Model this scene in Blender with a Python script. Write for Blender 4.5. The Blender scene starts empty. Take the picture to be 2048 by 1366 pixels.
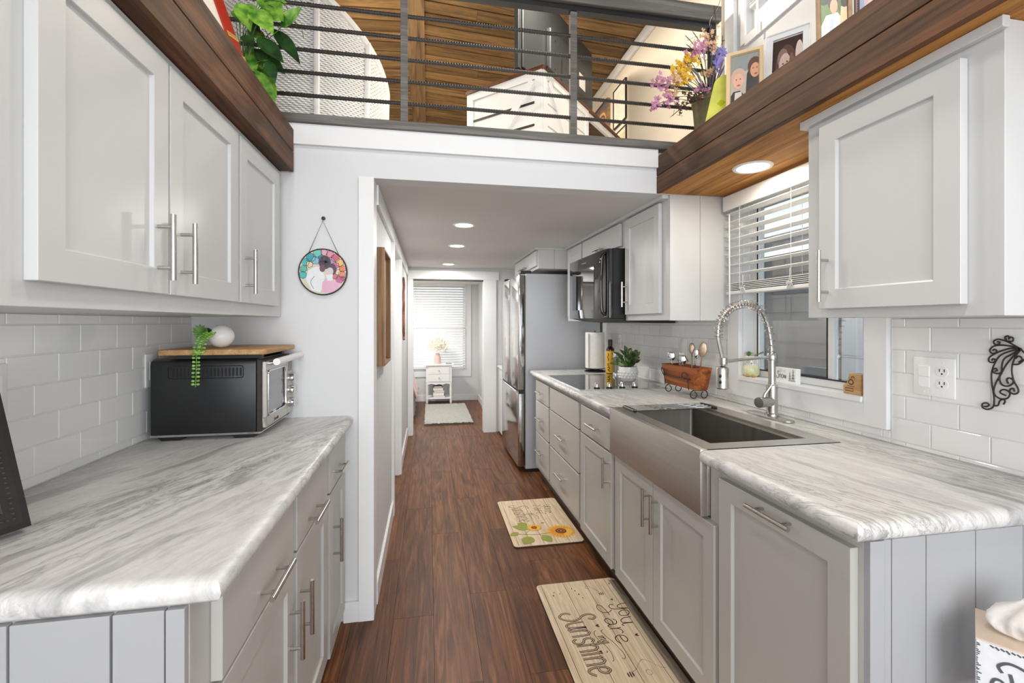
import bpy, bmesh, math, random
from mathutils import Vector, Matrix, Euler
from math import pi, sin, cos, radians as R
random.seed(7)
SC = bpy.context.scene
C = SC.collection

# ------------------------------------------------ camera, world, lights, exposure
YAW = math.atan((1024 - 857) / 910)
cam = bpy.data.cameras.new('camera'); camo = bpy.data.objects.new('camera', cam); C.objects.link(camo)
camo.location = (0, 0, 1.33); camo.rotation_euler = (R(90), 0, -YAW)
cam.lens = 910 / 2048 * 36; cam.sensor_width = 36; cam.shift_y = -38 / 2048; cam.clip_start = .02
SC.camera = camo
w = bpy.data.worlds.new('sky'); SC.world = w; w.use_nodes = True
nt = w.node_tree; nt.nodes.clear()
wo = nt.nodes.new('ShaderNodeOutputWorld'); bg = nt.nodes.new('ShaderNodeBackground')
bg.inputs[0].default_value = (.86, .93, 1, 1); bg.inputs[1].default_value = 2.0
nt.links.new(bg.outputs[0], wo.inputs[0])
SC.view_settings.view_transform = 'Standard'; SC.view_settings.look = 'None'
SC.view_settings.gamma = 1; SC.view_settings.use_curve_mapping = False
SC.view_settings.exposure = 0.1
SC.cycles.use_denoising = True
SC.cycles.max_bounces = 8; SC.cycles.diffuse_bounces = 5; SC.cycles.glossy_bounces = 4
SC.cycles.transparent_max_bounces = 12
SC.cycles.sample_clamp_indirect = 6

def area(name, loc, rot, sx, sy, power, col=(1, 1, 1), shape='RECTANGLE', spread=pi):
    l = bpy.data.lights.new(name, 'AREA'); l.shape = shape; l.size = sx; l.size_y = sy
    l.energy = power; l.color = col; l.spread = spread
    o = bpy.data.objects.new(name, l); o.location = loc; o.rotation_euler = rot; C.objects.link(o); return o
DAY = (.94, .97, 1)
area('daylight_glass_doors', (.3, -3.1, 1.15), (R(90), 0, 0), 2.2, 2.0, 62, DAY)
area('side_fill_left_rear', (-.94, -1.6, 1.45), (0, R(-90), 0), 1.0, 1.5, 24, DAY)  # added side fill behind the camera, no known window here
area('side_fill_right_rear', (1.52, -1.6, 1.45), (0, R(90), 0), 1.0, 1.5, 24, DAY)  # matching fill added from the other side, window made up
area('vault_fill_left', (-.45, .2, 3.5), (0, 0, 0), .3, .3, 13, (1, .985, .97), 'DISK')  # unseen lamp added over the kitchen as overhead fill
area('vault_fill_right', (.6, .2, 3.5), (0, 0, 0), .3, .3, 13, (1, .985, .97), 'DISK')  # second unseen overhead fill, added without a fixture
area('daylight_rear_gable_window', (.0, -3.1, 2.75), (R(90), 0, 0), 2.0, .9, 26, DAY)

# ------------------------------------------------ helpers
def S(h, a=1):
    h = h.lstrip('#'); o = []
    for i in (0, 2, 4):
        c = int(h[i:i + 2], 16) / 255; o.append(c / 12.92 if c <= .04045 else ((c + .055) / 1.055) ** 2.4)
    return (*o, a)
class NT:
    def __init__(s, name):
        s.m = bpy.data.materials.new(name); s.m.use_nodes = True; s.t = s.m.node_tree; s.t.nodes.clear()
        s.o = s.n('ShaderNodeOutputMaterial'); s.b = s.n('ShaderNodeBsdfPrincipled'); s.l(s.b, s.o)
    def n(s, t, **k):
        x = s.t.nodes.new(t)
        for a, v in k.items(): setattr(x, a, v)
        return x
    def l(s, a, b, i=0, j=0):
        s.t.links.new(a.outputs[i] if hasattr(a, 'outputs') else a, b.inputs[j] if hasattr(b, 'inputs') else b)
    def pos(s, scale=(1, 1, 1), rot=(0, 0, 0), rnd=0):
        g = s.n('ShaderNodeNewGeometry'); src = g.outputs['Position']
        if rnd:
            oi = s.n('ShaderNodeObjectInfo'); vm = s.n('ShaderNodeVectorMath', operation='SCALE')
            vm.inputs[0].default_value = (3.1 * rnd, 7.7 * rnd, 5.3 * rnd); s.l(oi.outputs['Random'], vm.inputs['Scale'])
            ad = s.n('ShaderNodeVectorMath', operation='ADD'); s.l(src, ad.inputs[0]); s.l(vm, ad.inputs[1]); src = ad.outputs[0]
        mp = s.n('ShaderNodeMapping'); mp.inputs['Rotation'].default_value = rot; mp.inputs['Scale'].default_value = scale
        s.l(src, mp.inputs[0])
        if rot != (0, 0, 0):      # rotate first, then scale
            mp.inputs['Scale'].default_value = (1, 1, 1)
            m2 = s.n('ShaderNodeMapping'); m2.inputs['Scale'].default_value = scale; s.l(mp, m2.inputs[0]); mp = m2
        return mp
    def noise(s, vec, scale=5, detail=4, rough=.55, dist=0):
        x = s.n('ShaderNodeTexNoise'); x.inputs['Scale'].default_value = scale; x.inputs['Detail'].default_value = detail
        x.inputs['Roughness'].default_value = rough; x.inputs['Distortion'].default_value = dist; s.l(vec, x.inputs['Vector']); return x
    def ramp(s, fac, stops):
        r = s.n('ShaderNodeValToRGB'); e = r.color_ramp.elements
        e[0].position, e[0].color = stops[0]; e[1].position, e[1].color = stops[-1]
        for p, c in stops[1:-1]:
            q = e.new(p); q.color = c
        s.l(fac, r.inputs[0]); return r
    def mix(s, a, b, fac, mode='MIX'):
        x = s.n('ShaderNodeMix', data_type='RGBA', blend_type=mode)
        for v, k in ((fac, 0), (a, 6), (b, 7)):
            if isinstance(v, (int, float)): x.inputs[k].default_value = v
            elif isinstance(v, tuple): x.inputs[k].default_value = v
            else: s.l(v, x.inputs[k])
        return x.outputs[2]
    def bump(s, h, strength=.2, dist=.002):
        b = s.n('ShaderNodeBump'); b.inputs['Strength'].default_value = strength; b.inputs['Distance'].default_value = dist
        s.l(h, b.inputs['Height']); s.l(b, s.b.inputs['Normal'])
    def set(s, **k):
        for a, v in k.items():
            i = s.b.inputs[a.replace('_', ' ')]
            if isinstance(v, (int, float, tuple)): i.default_value = v
            else: s.l(v, i)
        return s
def paint(name, col, rough=.5, var=.03, sc=9, bump=.0, bs=300, metal=0, coat=0, spec=.5, sheen=0):
    t = NT(name); c = S(col) if isinstance(col, str) else col
    p = t.pos(); n = t.noise(p, sc, 3)
    c1 = tuple(max(0, x * (1 - var)) for x in c[:3]) + (1,); c2 = tuple(min(1, x * (1 + var)) for x in c[:3]) + (1,)
    r = t.ramp(n.outputs[0], [(.3, c1), (.7, c2)])
    t.set(Base_Color=r.outputs[0], Roughness=rough, Metallic=metal)
    t.b.inputs['Coat Weight'].default_value = coat; t.b.inputs['Specular IOR Level'].default_value = spec
    t.b.inputs['Sheen Weight'].default_value = sheen
    if bump: t.bump(t.noise(p, bs, 3).outputs[0], bump, .001)
    return t.m
def brushed(name, col, rough=.3, axis=(2, 400, 400), aniso=0):
    t = NT(name); n = t.noise(t.pos(axis), 1, 3)
    c = S(col); r = t.ramp(n.outputs[0], [(.2, tuple(x * .85 for x in c[:3]) + (1,)), (.8, c)])
    rr = t.n('ShaderNodeMapRange'); rr.inputs[3].default_value = rough * .8; rr.inputs[4].default_value = rough * 1.25; t.l(n.outputs[0], rr.inputs[0])
    t.set(Base_Color=r.outputs[0], Roughness=rr.outputs[0], Metallic=1.0); t.bump(n.outputs[0], .05, .0005); return t.m
def wood(name, dark, mid, light, along=(1, 0, 0), rough=.55, rnd=1, fine=1.0, tone=.35, bump=.25, rings=1.0, spec=.3):
    """grain runs along the axis whose entry is 1"""
    t = NT(name)
    st = tuple(.9 if a else 14 for a in along); p = t.pos(st, rnd=rnd)
    n1 = t.noise(p, 1.1 * fine, 5, .6, 1.2 * rings)
    p2 = t.pos(tuple(3 if a else 160 for a in along), rnd=rnd); n2 = t.noise(p2, 1 * fine, 3, .6)
    r = t.ramp(n1.outputs[0], [(.28, S(dark)), (.5, S(mid)), (.74, S(light))])
    oi = t.n('ShaderNodeObjectInfo')
    rr = t.ramp(oi.outputs['Random'], [(0, (1 - tone, 1 - tone * 1.05, 1 - tone * 1.1, 1)), (.5, (1, 1, 1, 1)), (1, (1 + tone * .5, 1 + tone * .45, 1 + tone * .4, 1))])
    c = t.mix(r.outputs[0], rr.outputs[0], 1.0, 'MULTIPLY')
    f = t.ramp(n2.outputs[0], [(.35, (.62, .6, .58, 1)), (.62, (1, 1, 1, 1))])
    c = t.mix(c, f.outputs[0], .7, 'MULTIPLY')
    t.set(Base_Color=c, Roughness=rough); t.b.inputs['Specular IOR Level'].default_value = spec; t.bump(n2.outputs[0], bump, .001); return t.m
def emit(name, col, st):
    t = NT(name); t.set(Base_Color=S(col), Roughness=.4); t.b.inputs['Emission Color'].default_value = S(col); t.b.inputs['Emission Strength'].default_value = st; return t.m
def glass(name, tint=(1, 1, 1, 1), refl=.12, rough=.0):
    t = NT(name); t.t.nodes.remove(t.b)
    tr = t.n('ShaderNodeBsdfTransparent'); tr.inputs[0].default_value = tint
    gl = t.n('ShaderNodeBsdfGlossy'); gl.inputs['Roughness'].default_value = rough
    ge = t.n('ShaderNodeNewGeometry'); dt = t.n('ShaderNodeVectorMath', operation='DOT_PRODUCT'); t.l(ge.outputs['Normal'], dt.inputs[0]); t.l(ge.outputs['Incoming'], dt.inputs[1])
    ab = t.n('ShaderNodeMath', operation='ABSOLUTE'); t.l(dt.outputs['Value'], ab.inputs[0])
    iv = t.n('ShaderNodeMath', operation='SUBTRACT'); iv.inputs[0].default_value = 1; t.l(ab, iv.inputs[1])
    pw = t.n('ShaderNodeMath', operation='POWER'); t.l(iv, pw.inputs[0]); pw.inputs[1].default_value = 4.5
    mx = t.n('ShaderNodeMixShader'); ad = t.n('ShaderNodeMath', operation='ADD'); ad.inputs[1].default_value = refl; ad.use_clamp = True
    t.l(pw, ad.inputs[0]); t.l(ad, mx.inputs[0]); t.l(tr, mx.inputs[1]); t.l(gl, mx.inputs[2]); t.l(mx, t.o); return t.m

class MB:
    def __init__(s): s.v = []; s.f = []; s.m = []
    def add(s, vs, fs, m=0):
        o = len(s.v); s.v += [tuple(v) for v in vs]; s.f += [tuple(i + o for i in f) for f in fs]; s.m += [m] * len(fs); return s
    def box(s, x0, x1, y0, y1, z0, z1, m=0):
        if x0 > x1: x0, x1 = x1, x0
        if y0 > y1: y0, y1 = y1, y0
        v = [(x0, y0, z0), (x1, y0, z0), (x1, y1, z0), (x0, y1, z0), (x0, y0, z1), (x1, y0, z1), (x1, y1, z1), (x0, y1, z1)]
        return s.add(v, [(0, 3, 2, 1), (4, 5, 6, 7), (0, 1, 5, 4), (1, 2, 6, 5), (2, 3, 7, 6), (3, 0, 4, 7)], m)
    def obox(s, o, a, b, c, m=0):
        o, a, b, c = map(Vector, (o, a, b, c))
        v = [o, o + a, o + a + b, o + b, o + c, o + a + c, o + a + b + c, o + b + c]
        return s.add(v, [(0, 3, 2, 1), (4, 5, 6, 7), (0, 1, 5, 4), (1, 2, 6, 5), (2, 3, 7, 6), (3, 0, 4, 7)], m)
    def tube(s, pts, r, n=8, m=0, closed=False, caps=True, flat=1.0):
        P = [Vector(p) for p in pts]; k = len(P); rs = r if isinstance(r, (list, tuple)) else [r] * k
        T = []
        for i in range(k):
            if closed: t = P[(i + 1) % k] - P[i - 1]
            else: t = P[min(i + 1, k - 1)] - P[max(i - 1, 0)]
            T.append(t.normalized() if t.length > 1e-9 else Vector((0, 0, 1)))
        up = Vector((0, 0, 1)) if abs(T[0].z) < .9 else Vector((1, 0, 0))
        nrm = (up - T[0] * up.dot(T[0])).normalized(); vs = []
        for i in range(k):
            nrm = nrm - T[i] * nrm.dot(T[i])
            nrm = nrm.normalized() if nrm.length > 1e-6 else T[i].orthogonal().normalized()
            b = T[i].cross(nrm)
            for j in range(n):
                a = 2 * pi * j / n; vs.append(P[i] + (nrm * cos(a) + b * sin(a) * flat) * rs[i])
        fs = []
        for i in range(k if closed else k - 1):
            for j in range(n):
                a = i * n + j; b_ = i * n + (j + 1) % n; c = ((i + 1) % k) * n + (j + 1) % n; d = ((i + 1) % k) * n + j
                fs.append((a, b_, c, d))
        if caps and not closed: fs += [tuple(range(n))[::-1], tuple((k - 1) * n + j for j in range(n))]
        return s.add(vs, fs, m)
    def cyl(s, p0, p1, r0, r1=None, n=16, m=0): return s.tube([p0, p1], [r0, r0 if r1 is None else r1], n, m)
    def lathe(s, prof, c=(0, 0, 0), n=24, m=0, M=None, caps=False):
        c = Vector(c); vs = []; k = len(prof)
        for r, z in prof:
            for j in range(n):
                p = Vector((r * cos(2 * pi * j / n), r * sin(2 * pi * j / n), z))
                if M is not None: p = M @ p
                vs.append(c + p)
        fs = [(i * n + j, i * n + (j + 1) % n, (i + 1) * n + (j + 1) % n, (i + 1) * n + j) for i in range(k - 1) for j in range(n)]
        if caps: fs += [tuple(range(n))[::-1], tuple((k - 1) * n + j for j in range(n))]
        return s.add(vs, fs, m)
    def sphere(s, c, r, n=16, m=0, M=None):
        rr = r if isinstance(r, (tuple, list)) else (r, r, r); k = n // 2; c = Vector(c); vs = []
        for i in range(k + 1):
            a = pi * i / k
            for j in range(n):
                b = 2 * pi * j / n; p = Vector((rr[0] * sin(a) * cos(b), rr[1] * sin(a) * sin(b), rr[2] * cos(a)))
                if M is not None: p = M @ p
                vs.append(c + p)
        return s.add(vs, [(i * n + j, (i + 1) * n + j, (i + 1) * n + (j + 1) % n, i * n + (j + 1) % n) for i in range(k) for j in range(n)], m)
    def prism(s, pts, f, a0, a1, m=0):
        """polygon pts (u,v) extruded from a0 to a1; f(u,v,a) -> xyz"""
        k = len(pts); vs = [f(u, v, a0) for u, v in pts] + [f(u, v, a1) for u, v in pts]
        return s.add(vs, [tuple(range(k)), tuple(range(k, 2 * k))[::-1]] + [(i, (i + 1) % k, k + (i + 1) % k, k + i) for i in range(k)], m)
    def poly(s, pts, m=0): return s.add(pts, [tuple(range(len(pts)))], m)
    def build(s, name, mats, parent=None, smooth=False, bevel=0, seg=1, local=False, angle=.6, **props):
        me = bpy.data.meshes.new(name); off = Vector((0, 0, 0))
        if not local:
            q = parent
            while q is not None: off = off + q.location; q = q.parent
        me.from_pydata([Vector(v) - off for v in s.v], [], s.f)
        if not isinstance(mats, (list, tuple)): mats = [mats]
        for x in mats: me.materials.append(x)
        for i, p in enumerate(me.polygons): p.material_index = s.m[i]
        bm = bmesh.new(); bm.from_mesh(me); bmesh.ops.remove_doubles(bm, verts=bm.verts, dist=1e-6)
        bmesh.ops.recalc_face_normals(bm, faces=bm.faces)
        if bevel:
            es = [e for e in bm.edges if len(e.link_faces) == 2 and e.calc_face_angle(0) > .5]
            bmesh.ops.bevel(bm, geom=es, offset=bevel, segments=seg, affect='EDGES', profile=.5, clamp_overlap=True)
        bm.to_mesh(me); bm.free()
        if smooth:
            me.shade_smooth(); me.set_sharp_from_angle(angle=angle)
        o = bpy.data.objects.new(name, me); C.objects.link(o)
        if parent is not None: o.parent = parent
        for k, v in props.items(): o[k] = v
        return o
def tag(o, label, cat, group=None, kind=None):
    o['label'] = label; o['category'] = cat
    if group: o['group'] = group
    if kind: o['kind'] = kind
    return o
def thing(name, label, cat, loc=(0, 0, 0), group=None, rot=None):
    o = bpy.data.objects.new(name, None); C.objects.link(o); o.location = loc; o.empty_display_size = .05
    if rot: o.rotation_euler = rot
    return tag(o, label, cat, group)
def struct(name, mb, m, **k):
    o = mb.build(name, m, **k); o['kind'] = 'structure'; return o
def copy_tree(o, parent=None):
    c = o.copy(); C.objects.link(c)
    if parent is not None: c.parent = parent
    for ch in list(o.children): copy_tree(ch, c)
    return c
def piece(o, dx=0, dy=0, dz=0):
    c = o.copy(); C.objects.link(c); c.location = o.location + Vector((dx, dy, dz)); return c
def B(x0, x1, y0, y1, z0, z1): return MB().box(x0, x1, y0, y1, z0, z1)
def cat(pts, n=8, closed=False):
    P = [Vector(p) for p in pts]; k = len(P); out = []
    for i in range(k if closed else k - 1):
        if closed: a, b, c, d = P[i - 1], P[i], P[(i + 1) % k], P[(i + 2) % k]
        else: a, b, c, d = P[max(i - 1, 0)], P[i], P[i + 1], P[min(i + 2, k - 1)]
        for j in range(n):
            t = j / n
            out.append(.5 * ((2 * b) + (c - a) * t + (2 * a - 5 * b + 4 * c - d) * t * t + (3 * b - a - 3 * c + d) * t ** 3))
    if not closed: out.append(P[-1])
    return out

# flat print: ribbons and patches laid on a plane through fn(u,v,lift)->xyz
def ribbon(mb, pts, w, fn, lift=.0003, m=0, n=6, closed=False, smooth=True):
    Q = cat([(p[0], p[1], 0) for p in pts], n, closed) if smooth else [Vector((p[0], p[1], 0)) for p in pts]
    k = len(Q); vs = []; fs = []
    for i in range(k):
        t = (Q[min(i + 1, k - 1)] - Q[max(i - 1, 0)]) if not closed else (Q[(i + 1) % k] - Q[i - 1])
        t = t.normalized() if t.length > 1e-9 else Vector((1, 0, 0)); nn = Vector((-t.y, t.x, 0)) * (w / 2)
        vs += [fn((Q[i] + nn).x, (Q[i] + nn).y, lift), fn((Q[i] - nn).x, (Q[i] - nn).y, lift)]
    for i in range(k if closed else k - 1):
        j = (i + 1) % k; fs.append((2 * i, 2 * i + 1, 2 * j + 1, 2 * j))
    mb.add(vs, fs, m)
def patch(mb, pts, fn, lift=.0003, m=0): mb.poly([fn(u, v, lift) for u, v in pts], m)
def ell(cx, cy, rx, ry, n=18, rot=0): return [(cx + rx * cos(a) * cos(rot) - ry * sin(a) * sin(rot), cy + rx * cos(a) * sin(rot) + ry * sin(a) * cos(rot)) for a in (2 * pi * i / n for i in range(n))]
def arc(cx, cy, r, a0, a1, n=8): return [(cx + r * cos(R(a0 + (a1 - a0) * i / n)), cy + r * sin(R(a0 + (a1 - a0) * i / n))) for i in range(n + 1)]
GL = {
 'y': (.85, [[(0, 1), (.03, .4), (.25, .05), (.5, .2), (.66, 1)], [(.66, 1), (.64, .1), (.5, -.55), (.15, -.75), (-.08, -.5), (.1, -.3)]]),
 'o': (.9, [[(.35, 1), (.05, .8), (.02, .3), (.3, 0), (.62, .2), (.65, .75), (.35, 1)]]),
 'u': (.95, [[(0, 1), (.02, .35), (.25, 0), (.55, .15), (.66, 1)], [(.66, 1), (.66, .2), (.78, 0), (.92, .15)]]),
 'a': (.95, [[(.1, .8), (.35, 1), (.6, .8), (.62, .2), (.72, 0), (.88, .12)], [(.61, .55), (.3, .6), (.03, .35), (.08, .05), (.35, 0), (.61, .3)]]),
 'r': (.7, [[(0, 1), (.06, .9), (.06, 0)], [(.06, .6), (.22, .92), (.45, 1), (.55, .82)]]),
 'e': (.85, [[(.06, .5), (.4, .52), (.62, .75), (.42, 1), (.12, .88), (0, .45), (.15, .05), (.45, 0), (.75, .25)]]),
 'm': (1.25, [[(0, 1), (.05, 0)], [(.05, .7), (.3, 1), (.45, .8), (.45, 0)], [(.45, .7), (.75, 1), (.92, .8), (.92, .1), (1.1, .05)]]),
 'n': (.9, [[(0, 1), (.02, .5), (.02, 0)], [(.02, .7), (.3, 1), (.58, .85), (.62, .5), (.62, 0)]]),
 's': (.75, [[(.55, .85), (.3, 1), (.05, .8), (.15, .55), (.5, .4), (.55, .1), (.25, -.05), (0, .15)]]),
 'h': (.9, [[(0, 1.7), (.02, .9), (.02, 0)], [(.02, .7), (.3, 1), (.58, .85), (.62, .5), (.62, 0)]]),
 'i': (.45, [[(.05, 1), (.05, .5), (.05, 0)], [(.03, 1.3), (.07, 1.36)]]),
 'S': (1.15, [[(.8, 1.35), (.95, 1.55), (.8, 1.75), (.5, 1.75), (.3, 1.5), (.4, 1.15), (.75, .85), (.9, .5), (.7, .05), (.3, -.15), (-.05, .05), (-.1, .35), (.12, .5)]]),
 'w': (1.2, [[(0, 1), (.2, 0), (.5, .9), (.75, 0), (1, 1)]]),
 'L': (.7, [[(0, 1), (0, .01), (.5, 0)]]), 'E': (.7, [[(.5, 1), (0, 1), (0, .5), (0, 0), (.5, 0)], [(0, .5), (.4, .5)]]),
 'T': (.75, [[(0, 1), (.6, 1)], [(.3, 1), (.3, 0)]]), 'I': (.35, [[(.05, 1), (.05, 0)]]), ' ': (.6, []),
}
def write(mb, txt, x, y, h, w, fn, m=0, m2=None, space=1.0, sharp=False, lift=.0003):
    for ch in txt:
        adv, st = GL[ch]
        for s_ in st:
            P = [(x + px * h * space, y + py * h) for px, py in s_]
            if len(P) == 2: P = [P[0], ((P[0][0] + P[1][0]) / 2, (P[0][1] + P[1][1]) / 2), P[1]]
            ribbon(mb, P, w, fn, lift, m, smooth=not sharp)
            if m2 is not None: ribbon(mb, P, w * .42, fn, lift + .0002, m2, smooth=not sharp)
        x += adv * h * space
    return x

# ------------------------------------------------ materials
M_wall = paint('wall_paint', '#d5d6d7', .6, .01, 3, .12, 500)
M_wall_warmlit = paint('wall_paint_warm_lit', '#ddd3c2', .65, .02, 2, .15, 300)  # same paint as the other walls, warm loft light mixed into its colour
M_ceil = paint('ceiling_paint', '#d2d0cd', .75, .03, 2.2, .3, 120)
M_trim = paint('trim_paint', '#e4e5e5', .4, .01)
M_grout = paint('grout', '#e2e2df', .7, .02, 30)
M_upper = paint('upper_cabinet_paint', '#cacbca', .33, .01, 4)
M_base = paint('base_cabinet_paint', '#b6b4af', .36, .015, 4)
M_baseend = paint('base_end_paint', '#a5a6a8', .42, .015, 4)
M_toe = paint('toe_kick', '#5b5550', .6)
M_gap = paint('dark_gap', '#24211f', .8)
M_steel = brushed('brushed_steel', '#cbc6bf', .36, (3, 3, 260))
M_steelh = brushed('brushed_steel_horizontal', '#d0cbc4', .4, (200, 3, 200))
M_nickel = brushed('brushed_nickel', '#c9c6c1', .24, (60, 60, 60))
M_chrome = paint('chrome', '#dcdcdc', .07, .0, metal=1)
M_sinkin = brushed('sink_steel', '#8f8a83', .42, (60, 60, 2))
M_fridgeside = paint('fridge_side_grey', '#b6b8bc', .42, .03, 3, .06, 300, metal=.25)
M_black = paint('black_plastic', '#1a1a1b', .35, .05, 20)
M_blackm = paint('black_metal', '#1c1d1f', .38, .08, 60, .05, 500)
M_blackg = paint('black_glass', '#08080a', .03, .0, spec=.7, coat=.5)
M_iron = paint('wrought_iron', '#2b2623', .5, .2, 60)
M_white = paint('white_plastic', '#eeeeec', .35, .01)
M_white2 = paint('white_lacquer', '#e9e9e7', .4, .02)
M_paper = paint('paper', '#f1eeea', .9, .03, 40, .3, 200)
M_cer = paint('white_ceramic', '#e9e7e2', .25, .03)
M_glass = glass('window_glass', refl=.05)
M_glassd = glass('kitchen_window_glass', tint=(.85, .87, .88, 1), refl=.2)
M_oveng = glass('oven_glass', tint=(.5, .5, .52, 1), refl=.28)
M_led = emit('downlight_led', '#fff6ea', 9)
M_ledw = emit('downlight_led_warm', '#ffe9c4', 12)
M_rail = wood('stained_rail', '#5a5753', '#6f6c67', '#8a8783', (1, 0, 0), .5, 0, 1.2, 0, .15)
M_beam = wood('stained_beam', '#38271c', '#5c402c', '#8a5a3a', (0, 1, 0), .6, 1, 1, .18, .2, 1.6)
M_soffit = wood('soffit_pine', '#80521f', '#b27a36', '#d6a058', (0, 1, 0), .65, 1, 1, .15, .2, 1.6)
M_vault = wood('vault_pine', '#594430', '#8c6d47', '#ab8c60', (1, 0, 0), .55, 1, 1.6, .42, .25, .7)
M_ridge = wood('ridge_board', '#5a4735', '#8c7050', '#a98a5e', (0, 1, 0), .5, 0, 1, 0, .25, 1.5)
M_floor = wood('floor_vinyl', '#432818', '#6f4527', '#946440', (0, 1, 0), .42, 1, 1.25, .22, .18, 2.2)
M_oak = wood('light_oak', '#a27a4c', '#c49a68', '#d9b587', (0, 1, 0), .5, 1, 2, 0, .1)
M_frameoak = wood('shadowbox_oak', '#6f5339', '#96744f', '#b08c62', (0, 0, 1), .5, 1, 2, 0, .2)
M_crate = wood('old_trough_wood', '#5a2f14', '#935024', '#b5713a', (0, 1, 0), .55, 1, 2, 0, .3)
M_tabletop = wood('desk_top_wood', '#3d2214', '#5d3520', '#7c4a2d', (1, 0, 0), .4, 1, 1, 0, .1)

def tile_mat():
    t = NT('glazed_tile'); oi = t.n('ShaderNodeObjectInfo')
    r = t.ramp(oi.outputs['Random'], [(0, S('#e4e5e4')), (1, S('#ebebe9'))])
    n = t.noise(t.pos(rnd=1), 7, 2); t.set(Base_Color=r.outputs[0], Roughness=.09); t.bump(n.outputs[0], .25, .004); return t.m
M_tile = tile_mat()
def marble(name, ang, sc=1.0):
    t = NT(name)
    w1 = t.noise(t.pos((1, 1, 1)), 2.2, 4, .6)
    p = t.pos((13 * sc, 1.6 * sc, 7 * sc), (0, 0, ang))
    ad = t.n('ShaderNodeVectorMath', operation='MULTIPLY_ADD'); t.l(w1.outputs[1], ad.inputs[0]); ad.inputs[1].default_value = (1.1, 1.1, 1.1); t.l(p, ad.inputs[2])
    n1 = t.noise(ad, 1.0, 8, .62, .5)
    r1 = t.ramp(n1.outputs[0], [(.28, S('#949494')), (.39, S('#bdbcbb')), (.49, S('#dddcda')), (.60, S('#cbcac8')), (.74, S('#e8e7e5'))])
    p2 = t.pos((20 * sc, 2.6 * sc, 10 * sc), (0, 0, ang))
    ad2 = t.n('ShaderNodeVectorMath', operation='MULTIPLY_ADD'); t.l(w1.outputs[1], ad2.inputs[0]); ad2.inputs[1].default_value = (2.2, 2.2, 2.2); t.l(p2, ad2.inputs[2])
    n2 = t.noise(ad2, 1.0, 7, .65, 1.0)
    v = t.n('ShaderNodeMath', operation='SUBTRACT'); t.l(n2.outputs[0], v.inputs[0]); v.inputs[1].default_value = .5
    va = t.n('ShaderNodeMath', operation='ABSOLUTE'); t.l(v, va.inputs[0])
    vr = t.ramp(va.outputs[0], [(0, (.5, .5, .5, 1)), (.022, (.84, .84, .84, 1)), (.06, (1, 1, 1, 1))])
    big = t.noise(t.pos((3, .8, 2), (0, 0, ang)), 1.3, 3); br = t.ramp(big.outputs[0], [(.42, (0, 0, 0, 1)), (.6, (1, 1, 1, 1))])
    c = t.mix(r1.outputs[0], vr.outputs[0], br.outputs[0], 'MULTIPLY')
    n4 = t.noise(t.pos((70, 26, 30), (0, 0, ang)), 1.0, 5, .7, .6); r4 = t.ramp(n4.outputs[0], [(.35, (.84, .84, .83, 1)), (.6, (1.03, 1.03, 1.02, 1))]); c = t.mix(c, r4.outputs[0], .55, 'MULTIPLY')
    t.set(Base_Color=c, Roughness=.4); return t.m
M_marL = marble('marble_laminate_left', R(22)); M_marR = marble('marble_laminate_right', R(-10), 1.25)
# ------------------------------------------------ room shell
YB = 2.126; XL = -.988; XR = 1.568; HC = 1.98; ZR = 3.557
def roofz(x): return ZR - .06 * abs(x + .1)
fl = struct('floor', B(-1.95, 1.75, -3.3, 8.0, -.12, -.010), M_gap)
rnd = random.Random(3)
pk = {}
for i in range(15):
    x0 = -.867 - .178 + i * .178 * 1.0 + .0
    x0 = -.155 - .178 * 5 + i * .178
    if x0 > 1.5: continue
    off = [.35, .0, .72, .1, .95, .42, .0, .55, .0, .8, .3, .6, .15, .9, .5][i]
    yj = -3.2 + off
    ys = [-3.2] + [y for y in [yj + 1.22 * k for k in range(12)] if -3.1 < y < 7.7] + [7.83]
    for a, b in zip(ys[:-1], ys[1:]):
        if x0 < -.6 and b > YB + .1 and a < 5.4: continue
        B(x0 + .0006, x0 + .1774, a + .0006, b - .0006, -.009, 0).build('plank', M_floor, fl)
# walls: kitchen left, partition, hall, bedroom
def wall_x(mb, xa, xb, y0, y1, z0, z1, holes):
    ys = sorted({y0, y1, *[h[0] for h in holes], *[h[1] for h in holes]})
    for a, b in zip(ys[:-1], ys[1:]):
        hs = sorted([h for h in holes if h[0] <= a and h[1] >= b], key=lambda h: h[2]); z = z0
        for h in hs: mb.box(xa, xb, a, b, z, h[2]); z = h[3]
        mb.box(xa, xb, a, b, z, z1)
    return mb
wl = struct('wall_left', wall_x(MB(), XL - .08, XL, -3.2, YB, 0, 1.985, [(-2.4, -.8, .9, 1.95)]), M_wall)  # opening behind the camera is made up to let in side light
wr = MB()
# right outer wall with the kitchen window (Y 1.39-2.06, z 1.06-1.94) and an upper window (Y 1.05-2.03, z 2.76-3.35)
wr = struct('wall_right', wall_x(MB(), XR, XR + .1, -3.2, 8, 0, 3.46, [(-2.4, -.8, .9, 1.95), (1.39, 2.06, 1.06, 1.94), (1.05, 2.03, 2.76, 3.35)]), M_wall)  # rear opening behind the camera is added for side light only
struct('wall_upper_left', wall_x(MB(), -1.9, -1.8, -3.2, 6, 1.985, 3.46, [(-.3, 1.3, 2.4, 3.2)]), M_wall)
struct('wall_rear', MB().box(-1.9, -.85, -3.3, -3.2, 0, 3.5).box(1.45, 1.67, -3.3, -3.2, 0, 3.5).box(-.85, 1.45, -3.3, -3.2, 2.2, 2.28).box(-.85, 1.45, -3.3, -3.2, 3.22, 3.5), M_wall)
struct('wall_partition', MB().box(-.988, -.25, YB, YB + .1, 0, 2.106).box(-.25, XR, YB, YB + .1, HC, 2.106)
       .box(-1.8, -.988, YB, YB + .1, 1.985, 2.106), M_wall)
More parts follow.
